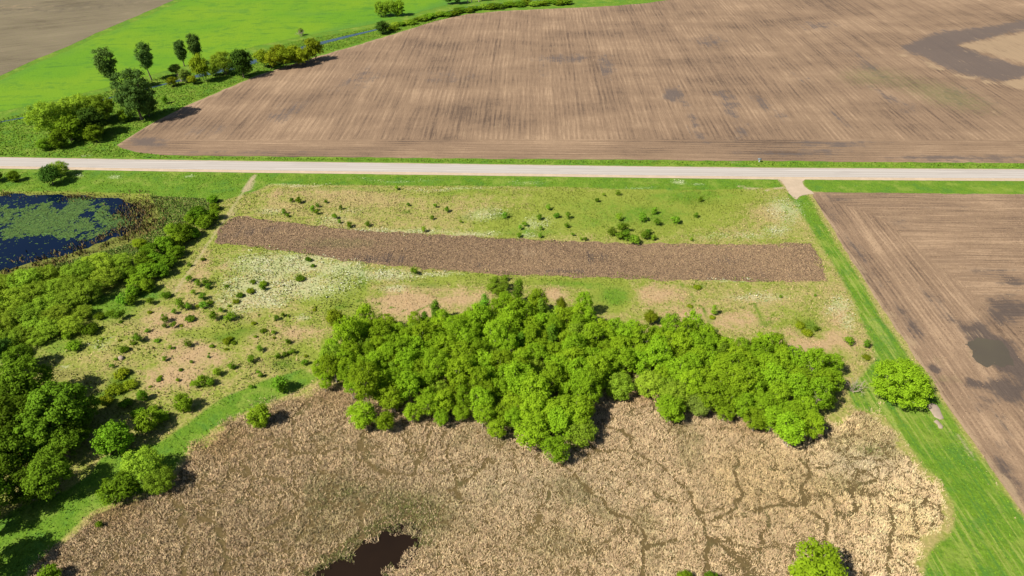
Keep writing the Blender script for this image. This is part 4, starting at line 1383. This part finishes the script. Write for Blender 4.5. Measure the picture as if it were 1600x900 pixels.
ONE = [
    ('willow_tree', 'soft', 967, 604, 27, 'rounded willow alone in the reed notch of the grove', 'tree', .9),
    ('willow_bush', 'grove', 868, 704, 23, 'round bright bush jutting from the grove into the reeds', 'bush', .8),
    ('willow_bush', 'grove', 1046, 638, 26, 'wide low bright bush right of the reed notch', 'bush', .62),
    ('grey_willow', 'grey', 1085, 602, 23, 'grey green willow in the front of the right half grove', 'tree', 1),
    ('grey_willow', 'grey', 1092, 632, 22, 'lower grey green willow at the reed edge', 'tree', .9),
    ('grey_willow', 'grey', 1018, 590, 12, 'small grey green willow at the back of the reed notch', 'tree', .8),
    ('yellow_bush', 'yellow', 523, 498, 15, 'yellow green sapling at the upper left tip of the grove', 'bush', 1.2),
    ('yellow_bush', 'yellow', 1018, 496, 12, 'small yellow bush poking out behind the grove', 'bush', 1.2),
    ('yellow_bush', 'yellow', 876, 478, 10, 'narrow bright sapling behind the grove', 'bush', 1.7),
    ('spire_tree', 'spire', 680, 484, 11, 'dark narrow young tree left of the grove back edge', 'tree', 1.0),
    ('spire_tree', 'spire', 757, 476, 12, 'dark narrow young tree in the grove back edge middle', 'tree', 1.0),
    ('spire_tree', 'spire', 810, 452, 12, 'dark narrow young tree farthest from the reeds', 'tree', 1.0),
    ('spire_tree', 'spire', 838, 472, 11, 'dark narrow young tree right of the farthest one', 'tree', .9),
    ('olive_bush', 'soft', 777, 446, 19, 'olive shrub between the grove and the tilled strip', 'bush', .75),
    ('round_bush', 'bush', 790, 434, 6, 'small dark bush touching the tilled strip above the grove', 'bush', 1),
    ('spreading_tree', 'big', 1408, 598, 49, 'wide spreading bright green tree beside the east field', 'tree', .93),
    ('willow_bush', 'grove', 1276, 884, 46, 'large bright bush at the bottom right edge of the reeds', 'bush', .75),
    ('willow_bush', 'hedge', 1070, 902, 13, 'small bright bush cut by the bottom edge, left one', 'bush', 1),
    ('willow_bush', 'hedge', 1112, 903, 12, 'small bright bush cut by the bottom edge, right one', 'bush', 1),
    ('round_bush', 'bright', 1327, 532, 9, 'rounded bush on bare ground right of the grove', 'bush', .9),
    ('round_bush', 'bush', 1356, 538, 7, 'small bush between the rounded bush and the grass lane', 'bush', 1.1),
    ('cone_bush', 'cone', 1116, 484, 6, 'single pointed bush on the dry grass above the right grove', 'bush', 1.1),
    ('dark_bush', 'bush', 435, 600, 16, 'dark green bush where the reeds meet the left meadow', 'bush', 1.15),
    ('willow_bush', 'hedge', 405, 652, 21, 'round bright bush alone in the reeds at left', 'bush', 1.0),
    ('frond_bush', 'frond', 187, 762, 31, 'bright bush with long fronds at the left reed edge', 'bush', 1.05),
    ('olive_willow', 'soft', 222, 728, 34, 'large olive willow behind the frond bush', 'tree', .95),
    ('olive_willow', 'soft', 250, 750, 26, 'olive willow leaning over the left reeds', 'tree', .95),
    ('round_bush', 'bright', 155, 819, 7, 'small bright bush alone in the lower left reeds', 'bush', 1),
    ('willow_bush', 'hedge', 76, 900, 20, 'bright bush cut by the bottom left edge', 'bush', 1),
    ('maple_tree', 'maple', 38, 600, 44, 'big dark maple at the left edge, upper one', 'tree', .95),
    ('maple_tree', 'maple', 92, 640, 50, 'biggest dark maple of the left corner, on the meadow side', 'tree', .95),
    ('maple_tree', 'maple', 18, 660, 46, 'big dark maple cut by the left edge', 'tree', .95),
    ('maple_tree', 'maple', 40, 692, 36, 'dark maple in the middle of the left corner trees', 'tree', .9),
    ('maple_tree', 'maple', 74, 742, 38, 'dark maple lowest of the left corner trees', 'tree', .95),
    ('maple_tree', 'maple', -8, 735, 40, 'dark maple at the left edge, lowest one', 'tree', .95),
    ('maple_tree', 'maple', -55, 870, 50, 'dark maple outside the bottom left whose shadow falls on the grass', 'tree', 1.0),
    ('maple_tree', 'maple', -70, 640, 50, 'dark maple behind the left edge trees', 'tree', 1.0),
    ('maple_tree', 'maple', 62, 668, 44, 'dark maple between the biggest one and the left edge', 'tree', .9),
    ('maple_tree', 'maple', 5, 705, 42, 'dark maple at the left edge above the lowest one', 'tree', .95),
    ('maple_tree', 'maple', -40, 780, 48, 'dark maple outside the left edge below the others', 'tree', 1.0),
    ('maple_tree', 'maple', 118, 672, 26, 'smaller dark maple at the right foot of the biggest one', 'tree', .9),
    ('maple_tree', 'maple', 30, 560, 24, 'smaller dark maple at the top of the left corner trees', 'tree', .9),
    ('maple_tree', 'maple', 95, 692, 34, 'dark maple low on the meadow side of the left corner', 'tree', .85),
    ('maple_tree', 'maple', 40, 760, 32, 'dark maple between the two lowest of the left corner', 'tree', .85),
    ('maple_tree', 'maple', 20, 620, 40, 'dark maple in the left corner just below the upper one', 'tree', .9),
    ('maple_tree', 'maple', 130, 640, 26, 'dark maple reaching farthest onto the meadow', 'tree', .85),
    ('dark_tree', 'dark', 4, 545, 20, 'dark rounded tree at the left edge below the willows', 'tree', 1),
    ('dark_tree', 'dark', 20, 572, 18, 'dark tree between the willows and the maples', 'tree', 1),
    ('maple_bush', 'hedge', 177, 685, 30, 'rounded dark bush right of the corner maples', 'bush', 1.05),
    ('maple_bush', 'hedge', 228, 660, 22, 'second rounded bush right of the corner maples', 'bush', 1),
    ('maple_bush', 'hedge', 287, 628, 17, 'round bush farthest right in the row from the maples', 'bush', 1.05),
    ('maple_bush', 'hedge', 222, 618, 9, 'small upright bush above the bush row', 'bush', 1.3),
    ('maple_bush', 'hedge', 252, 650, 13, 'low bush inside the row of rounded bushes', 'bush', .8),
    # verge
    ('dark_bush', 'dark', 77, 274, 17, 'dark round bush on the near road verge', 'bush', .9),
    ('olive_bush', 'soft', 92, 263, 16, 'olive bush overlapping the road behind the dark bush', 'bush', .95),
    ('round_bush', 'hedge', 21, 276, 10.5, 'lighter round bush on the verge at the left edge', 'bush', .9),
    ('dark_bush', 'dark', -10, 274, 12, 'dark bush on the verge cut by the left edge', 'bush', .9),
    # tree belt beyond the road
    ('poplar_tree', 'poplar', 170, 103, 19, 'leftmost tall poplar standing behind the big tree', 'tree', 1.1),
    ('poplar_tree', 'poplar', 226, 89, 16, 'second tall poplar from the left', 'tree', 1.2),
    ('poplar_tree', 'poplar', 281, 78, 12.5, 'third and shortest tall poplar', 'tree', 1.05),
    ('poplar_tree', 'poplar', 304, 71, 13, 'rightmost tall poplar of the four', 'tree', 1.2),
    ('broad_tree', 'broad', 208, 146, 33, 'broad dark tree tallest of the belt beyond the road', 'tree', 1.05),
    ('dark_bush', 'dark', 228, 165, 19, 'dark bush at the right foot of the broad tree', 'bush', .9),
    ('belt_bush', 'hedge', 195, 180, 12, 'light bush at the left foot of the broad tree', 'bush', .9),
    ('belt_bush', 'bush', 257, 156, 6, 'small bush between the broad tree and the brown field', 'bush', 1.1),
    ('olive_willow', 'soft', 70, 186, 29, 'leftmost olive willow of the belt', 'tree', 1.1),
    ('olive_willow', 'soft', 98, 176, 27, 'second olive willow of the belt', 'tree', 1.1),
    ('olive_willow', 'soft', 126, 170, 26, 'third olive willow of the belt', 'tree', 1.1),
    ('olive_willow', 'soft', 152, 170, 24, 'olive willow next to the broad tree', 'tree', 1.1),
    ('yellow_bush', 'yellow', 164, 168, 17, 'yellow green bush beside the broad tree', 'bush', 1.1),
    ('dark_tree', 'hedge', 110, 200, 23, 'dark tree in front of the olive willows, left one', 'tree', 1.0),
    ('dark_tree', 'dark', 142, 188, 24, 'dark tree in front of the olive willows, right one', 'tree', 1.0),
    ('belt_bush', 'hedge', 146, 208, 16, 'bush in front of the right dark tree', 'bush', 1.0),
    ('belt_bush', 'hedge', 92, 217, 18, 'bright bush nearest the road in the left belt', 'bush', .9),
    ('belt_bush', 'hedge', 68, 225, 13, 'low bush left of the bush nearest the road', 'bush', .8),
    ('yellow_bush', 'yellow', 268, 127, 10, 'low yellow bush by the stream between the poplars', 'bush', .8),
    ('grey_bush', 'grey', 274, 108, 10, 'pale half bare bush below the third poplar', 'bush', 1.0),
    ('grey_bush', 'grey', 287, 118, 11, 'pale half bare bush beside the low yellow bush', 'bush', 1.0),
    ('yellow_tree', 'yellow', 313, 106, 17, 'small yellow tree with a dark trunk below the rightmost poplar', 'tree', 1.35),
    ('yellow_bush', 'yellow', 300, 124, 8, 'yellow bush in front of the small yellow tree', 'bush', 1.0),
    ('belt_willow', 'soft', 346, 97, 21, 'rounded pale willow beside the dark round tree', 'tree', 1.05),
    ('belt_willow', 'soft', 332, 110, 9, 'small pale willow left of the rounded willow', 'bush', 1.05),
    ('dark_tree', 'dark', 376, 98, 21, 'dark round tree at the brown field edge', 'tree', 1.1),
    ('yellow_bush', 'yellow', 411, 90, 15, 'yellow bush leftmost in the clump by the stream', 'bush', 1.0),
    ('yellow_bush', 'yellow', 424, 94, 15, 'yellow bush second in the clump by the stream', 'bush', 1.0),
    ('yellow_bush', 'yellow', 434, 82, 16, 'yellow bush third in the clump by the stream', 'bush', 1.0),
    ('yellow_bush', 'yellow', 446, 90, 17, 'yellow bush fourth in the clump by the stream', 'bush', 1.0),
    ('yellow_bush', 'yellow', 459, 83, 16, 'yellow bush fifth in the clump by the stream', 'bush', 1.0),
    ('yellow_bush', 'yellow', 472, 88, 15, 'yellow bush sixth in the clump by the stream', 'bush', 1.0),
    ('yellow_bush', 'yellow', 490, 76, 17, 'tall yellow bush at the right end of the clump', 'bush', 1.15),
    ('grey_bush', 'grey', 470, 49, 5, 'small bare bush alone on the green crop', 'bush', 1.2),
    ('far_tree', 'soft', 595, 13, 13, 'left one of three trees on the far green field', 'tree', 1.1),
    ('far_tree', 'soft', 610, 12, 13, 'middle one of three trees on the far green field', 'tree', 1.1),
    ('far_tree', 'hedge', 623, 13, 12, 'right one of three trees on the far green field', 'tree', 1.1),
    ('dark_bush', 'dark', 598, 43, 12, 'dark round bush at the head of the blue stream', 'bush', .75),
    ('far_tree', 'dark', 700, -3, 9, 'dark tree at the top edge, left of the pale trunks', 'tree', 1.0),
    ('far_tree', 'dark', 715, -5, 10, 'dark tree at the top edge beside the pale trunks', 'tree', 1.0),
]
for nm, sp, px, py, r, lab, cat, hk in ONE:
    place(nm, sp, px, py, r, lab, cat, None, hk)
for px, py, w in ((731, 4.5, 'left'), (737, 3.5, 'middle'), (748.5, 2.8, 'right')):
    X, Y, _ = P(px, py)
    o = place_m('poplar_tree', 'poplar', X, Y, 1.0, '%s one of three tall pale trunks cut by the top edge' % w, 'tree', 'pale trunks at the top edge', 1.5)
    for ch in o.children:
        if ch.name.startswith('trunk'):
            ch.data = ch.data.copy()
            ch.data.materials.clear()
            ch.data.materials.append(BARK_PALE)
        else:
            ch.location = (0, 0, 4)


def series(items, name, lab, cat, group, sps, hk=(.9, 1.15)):
    items = sorted(items)
    for i, it in enumerate(items):
        px, py, r = it[:3]
        sp = it[3] if len(it) > 3 else random.choice(sps)
        place(name, sp, px, py, r, lab % ordl(i), cat, group, random.uniform(*hk))


# willows left of the meadow
series([(40, 440, 29), (70, 432, 25), (20, 470, 28), (98, 432, 24), (8, 445, 26), (55, 455, 26), (-20, 455, 28)], 'soft_willow', 'soft yellow green willow, %s along the pond side', 'tree', 'willow mass below the pond', ['soft'], (.55, .78))
series([(85, 452, 25), (122, 424, 27), (151, 412, 27), (165, 434, 25), (190, 407, 18), (135, 455, 26), (112, 448, 24), (185, 428, 16)], 'soft_willow', 'soft yellow green willow, %s in the upper tip of the mass', 'tree', 'willow mass below the pond', ['soft'], (.55, .78))
series([(102, 470, 25), (70, 478, 27), (40, 494, 29), (10, 502, 28), (-15, 480, 27), (88, 492, 24), (55, 508, 24)], 'soft_willow', 'soft yellow green willow, %s in the middle of the mass', 'tree', 'willow mass below the pond', ['soft'], (.55, .78))
series([(20, 526, 24), (76, 514, 22), (110, 508, 20), (58, 528, 18), (-12, 530, 24), (128, 488, 18), (40, 520, 22)], 'soft_willow', 'soft yellow green willow, %s on the meadow side', 'tree', 'willow mass below the pond', ['soft'], (.55, .78))
# hedge
series([(332, 311, 9), (335, 323, 9), (310, 335, 18), (332, 336, 13), (319, 347, 14), (300, 340, 13)], 'hedge_bush', 'leafy green bush, %s in the upper end of the hedge', 'bush', 'hedge between pond and meadow', ['hedge'], (.7, .95))
series([(285, 363, 18), (270, 358, 13), (296, 361, 14), (304, 364, 11), (258, 381, 17), (275, 376, 15), (274, 393, 14)], 'hedge_bush', 'leafy green bush, %s in the middle of the hedge', 'bush', 'hedge between pond and meadow', ['hedge'], (.7, .95))
series([(262, 408, 14), (235, 394, 19), (226, 406, 18), (242, 405, 15), (231, 424, 18), (252, 423, 15), (205, 424, 13), (217, 380, 12, 'yellow'), (214, 440, 18), (206, 455, 13), (230, 447, 13)], 'hedge_bush',
       'leafy green bush, %s in the lower end of the hedge', 'bush', 'hedge between pond and meadow', ['hedge'], (.7, .95))
series([(191, 467, 11), (205, 469, 10), (155, 494, 9, 'lowg'), (174, 490, 9), (188, 492, 9), (140, 515, 13, 'lowg'), (115, 540, 13, 'lowg'), (105, 522, 10)], 'thicket_bush', 'low bush, %s on the green bank below the hedge', 'bush', 'bushes on the green bank', ['bright', 'bush'])
# scattered bushes of the left meadow
series([(296, 413, 4), (317, 405, 4.5, 'lowg'), (296, 435, 6), (309, 442, 6), (321, 439, 7), (325, 447, 6)], 'meadow_bush', 'small meadow bush, %s in the upper cluster right of the hedge end', 'bush', 'bushes of the left meadow', ['bush', 'bright'])
series([(303, 457, 5), (316, 463, 7.5), (318, 476, 7.5), (283, 475, 10), (294, 478, 7), (260, 461, 9, 'lowg'), (235, 470, 7.5), (272, 487, 5)], 'meadow_bush', 'small meadow bush, %s in the middle cluster of the left meadow', 'bush', 'bushes of the left meadow',
       ['bush', 'bright'])
series([(257, 497, 7.5), (257, 508, 5), (270, 507, 6), (297, 498, 8, 'lowg'), (333, 494, 8), (345, 484, 4.5), (359, 494, 9.5)], 'meadow_bush', 'small meadow bush, %s in the row through the bare left meadow', 'bush', 'bushes of the left meadow', ['bush', 'bright'])
series([(395, 440, 6, 'lowg'), (411, 443, 7, 'lowg'), (410, 449, 6), (375, 461, 6, 'lowg'), (432, 496, 5), (396, 505, 5, 'low')], 'meadow_bush', 'small meadow bush, %s among the white flowers', 'bush', 'bushes of the left meadow', ['bush', 'bright'])
series([(215, 527, 9.5, 'bush'), (245, 532, 5.5, 'lowg'), (293, 536, 7), (354, 533, 7, 'low'), (405, 545, 6.5), (434, 556, 6), (266, 542, 4)], 'meadow_bush', 'small meadow bush, %s in the lower bare ground of the left meadow', 'bush', 'bushes of the left meadow',
       ['bush', 'bright'])
series([(257, 560, 5), (299, 565, 3.5), (326, 557, 3), (282, 578, 4, 'lowg'), (248, 593, 5, 'lowg')], 'meadow_bush', 'tiny bush, %s on the bare patch above the bush line', 'bush', 'tiny bushes of the left meadow', ['bush', 'bright'])
series([(305, 600, 8), (317, 594, 10), (328, 596, 8), (339, 581, 8.5), (362, 571, 7.5), (392, 560, 8), (407, 586, 5), (392, 604, 4.5), (458, 549, 5), (476, 566, 6), (445, 553, 5)], 'meadow_bush', 'small bush, %s in the diagonal line above the reeds', 'bush',
       'bushes in the line above the reeds', ['bright'])
series([(190, 584, 13, 'low'), (180, 608, 15, 'low'), (202, 602, 12, 'low'), (165, 626, 13, 'low'), (196, 630, 12, 'lowg'), (215, 645, 12, 'lowg'), (240, 640, 10, 'lowg')], 'scrub_bush', 'yellow green scrub, %s beside the corner maples', 'bush', 'scrub beside the maples', ['low'])
LM = [(330, 330), (345, 345), (300, 440), (250, 520), (200, 560), (120, 545), (190, 490), (240, 450)]
for nm_, poly, n_, lab in (('meadow_bush', [(235, 455), (330, 440), (430, 455), (440, 540), (330, 560), (240, 540)], 20, 'low scrubby bush, %s scattered over the bare left meadow'),
                           ('meadow_bush', [(150, 505), (240, 480), (230, 560), (290, 600), (210, 640), (150, 560)], 14, 'low scrubby bush, %s between the green bank and the maples'),
                           ('meadow_bush', [(440, 430), (560, 450), (560, 490), (500, 560), (400, 600), (400, 520)], 14, 'low scrubby bush, %s left of the grove')):
    got = []
    while len(got) < n_:
        a_, b_ = random.uniform(140, 560), random.uniform(420, 640)
        if inside(np.array([a_]), np.array([b_]), poly)[0]:
            got.append((a_, b_, random.uniform(2.5, 7) * random.choice((.7, 1, 1.2))))
    series(got, nm_, lab, 'bush', 'scrubby bushes of the left meadow', ['low', 'lowg', 'lowg', 'bright', 'low'], (.7, 1.1))
# upper meadow
series([(455, 312, 4), (466, 313, 6), (444, 330, 5), (449, 336, 4), (488, 326, 6), (495, 331, 5), (496, 320, 4), (509, 315, 3.5)], 'meadow_bush', 'small bush, %s in the left end of the upper meadow', 'bush', 'bushes of the upper meadow', ['bush', 'bright'])
series([(532, 324, 4), (523, 338, 5.5), (530, 346, 4), (546, 351, 5.5), (574, 350, 5), (620, 293, 4), (638, 319, 3.5), (646, 424, 7), (489, 415, 4.5, 'lowg'), (482, 405, 6, 'lowg')], 'meadow_bush', 'small bush, %s around the left half of the tilled strip', 'bush',
       'bushes of the upper meadow', ['bush', 'bright'])
series([(680, 321, 4), (698, 327, 5), (675, 340, 4), (663, 358, 5), (788, 336, 5.5), (720, 346, 3), (812, 355, 4.5), (820, 350, 5), (811, 367, 5)], 'meadow_bush', 'small bush, %s in the middle of the upper meadow', 'bush', 'bushes of the upper meadow', ['bush', 'bright'])
series([(857, 323, 5.5), (843, 339, 5.5), (870, 336, 6), (887, 337, 5.5), (886, 352, 5), (845, 356, 4), (845, 368, 4.5), (895, 366, 3.5), (908, 373, 3), (915, 373, 4)], 'meadow_bush', 'small bush, %s left of the round bush group', 'bush', 'bushes of the upper meadow',
       ['bush', 'bright'])
series([(957, 361, 8.5), (974, 356, 10.5), (979, 367, 10), (968, 367, 8), (992, 374, 9.5), (1007, 367, 8.5), (1014, 362, 6), (1021, 371, 5.5)], 'group_bush', 'round bush, %s in the dense group on the upper meadow', 'bush', 'dense bush group of the upper meadow', ['bush'], (.85, 1.0))
series([(968, 338, 6.5), (1006, 339, 9), (1022, 329, 6.5), (1027, 346, 6.5), (1056, 342, 9), (1088, 336, 5)], 'meadow_bush', 'round bush, %s in the loose row above the dense group', 'bush', 'bushes of the upper meadow', ['bush'])
series([(933, 312, 4.5), (943, 304, 3), (966, 301, 4.5), (1094, 311, 4.5), (1081, 374, 3.5)], 'meadow_bush', 'small bush, %s of the scattered ones nearest the road', 'bush', 'bushes of the upper meadow', ['bush'])
# right meadow herbs
series([(1090, 449, 7, 'low'), (1113, 496, 6, 'low'), (1078, 478, 5, 'low'), (1220, 463, 3.5, 'bush'), (1250, 508, 9, 'low'), (1262, 520, 10, 'low'), (1276, 514, 6, 'bush'), (1354, 558, 8, 'low'), (1274, 461, 3, 'bush')], 'herb_clump',
       'low green herb clump, %s on the dry right meadow', 'bush', 'herb clumps of the right meadow', ['low'], (.7, .9))
# shrubs lining the stream at the top
series([(612 + 8 * i + random.uniform(-3, 3), float(np.interp(612 + 8 * i, [600, 640, 680, 740, 800, 900], [45, 35, 24, 13, 6, 1])) + random.uniform(-2.5, 2), random.uniform(8, 11)) for i in range(35)], 'stream_shrub',
       'low green shrub, %s in the row along the far stream', 'bush', 'shrubs along the far stream', ['hedge', 'hedge', 'hedge', 'soft'], (.35, .5))


# dead bush: bare branches
def bare_bush(px, py, hpx, label):
    g = np.random.default_rng(int(px))
    H = hpx / ppm(px, py) / .75
    parts = []

    def grow(p, d, L, r, depth):
        q = p + d * L
        parts.append(tube([p, (p + q) / 2 + g.normal(size=3) * L * .06, q], [r, r * .8, r * .55], 4))
        if depth:
            for _ in range(3):
                e = d + g.normal(size=3) * .55
                grow(p + d * L * g.uniform(.6, 1), e / np.linalg.norm(e), L * .62, r * .55, depth - 1)
    for _ in range(6):
        d = np.array([g.normal() * .5, g.normal() * .5, 1])
        grow(np.array([g.normal() * .15, g.normal() * .15, 0]), d / np.linalg.norm(d), H * .45, H * .018, 3)
    V, F = join_vf(parts)
    o = link('bare_bush', mesh_np('bare_bush', V, F, BARK_PALE), label=label, cat='bush')
    o.location = P(px, py)


bare_bush(1332, 612, 26, 'bare grey bush between the grove and the spreading tree')
bare_bush(283, 128, 14, 'bare pale bush by the stream below the third poplar')
bare_bush(470, 57, 10, 'bare twigs beside the small bush on the green crop')
bare_bush(690, 600, 20, 'pale bare stems in a gap of the left grove')
bare_bush(980, 582, 16, 'pale bare stems behind the reed notch')


# ------------------------------------------------------------------ stones, slabs, marker
def rock(name, pts_px, h, mat, label, cat, z0=0.0, seed=1):
    """flat irregular slab with bevelled rim"""
    W = PP(pts_px)
    c = W.mean(0)
    g = np.random.default_rng(seed)
    n = len(W)
    ring = lambda k, z: np.c_[c + (W - c) * k, z + g.random(n) * .05]
    V = np.concatenate([ring(1.06, z0 - .05), ring(1.0, z0 + h * .7), ring(.88, z0 + h), [[*c, z0 + h * 1.05]]])
    F = []
    for r in range(2):
        for i in range(n):
            j = (i + 1) % n
            F.append((r * n + i, r * n + j, (r + 1) * n + j, (r + 1) * n + i))
    for i in range(n):
        F.append((2 * n + i, 2 * n + (i + 1) % n, 3 * n))
    V[:, :2] -= c
    o = link(name, mesh_np(name, V, F, mat), label=label, cat=cat)
    o.location = (*c, 0)
    return o


t_ = NT('weathered_concrete')
n_ = t_.noise(t_.pos(), 1.2, 4, .7)
M_SLAB = t_.done(t_.mix(n_, (0.20, 0.15, 0.105), (0.36, 0.285, 0.22)), .9, t_.bump(n_, .5, .1))
rock('broken_slab', [(1448, 634), (1456, 631), (1463, 633), (1468, 640), (1471, 648), (1474, 654), (1468, 655), (1460, 651), (1455, 643)], .22, M_SLAB, 'larger pale broken slab at the foot of the spreading tree', 'slab', 0, 3)
rock('broken_slab', [(1459, 659), (1463, 656), (1468, 661), (1473, 667), (1472, 670), (1467, 669), (1464, 663)], .18, M_SLAB, 'smaller pale broken slab below the larger one', 'slab', 0, 4)
rock('pale_stone', [(185, 561), (188, 558), (192, 558), (194, 561), (191, 563), (187, 563)], .5, M_SLAB, 'pale grey stone alone on the left meadow', 'stone', 0, 5)
# small marker pedestal on the far verge
mk = link('utility_marker', None, label='small pale utility marker on the far road verge', cat='marker')
mk.location = P(1186, 253.5)


def boxvf(x0, x1, y0, y1, z0, z1):
    V = np.array([(a, b, c) for c in (z0, z1) for a, b in ((x0, y0), (x1, y0), (x1, y1), (x0, y1))], float)
    F = np.array([(3, 2, 1, 0), (4, 5, 6, 7), (0, 1, 5, 4), (1, 2, 6, 5), (2, 3, 7, 6), (3, 0, 4, 7)])
    return V, F


t_ = NT('marker_paint')
M_MARK = t_.done(t_.mix(t_.noise(t_.pos(), 5), (0.5, 0.52, 0.55), (0.68, 0.7, 0.72)), .6)
t_ = NT('marker_grey')
M_MARKG = t_.done(t_.mix(t_.noise(t_.pos(), 5), (0.12, 0.16, 0.18), (0.2, 0.25, 0.27)), .6)
link('post', mesh_np('post', *boxvf(-.2, .2, -.15, .15, 0, 1.0), M_MARK), mk)
link('cap', mesh_np('cap', *boxvf(-.55, .55, -.3, .3, 1.0, 1.3), M_MARKG), mk)
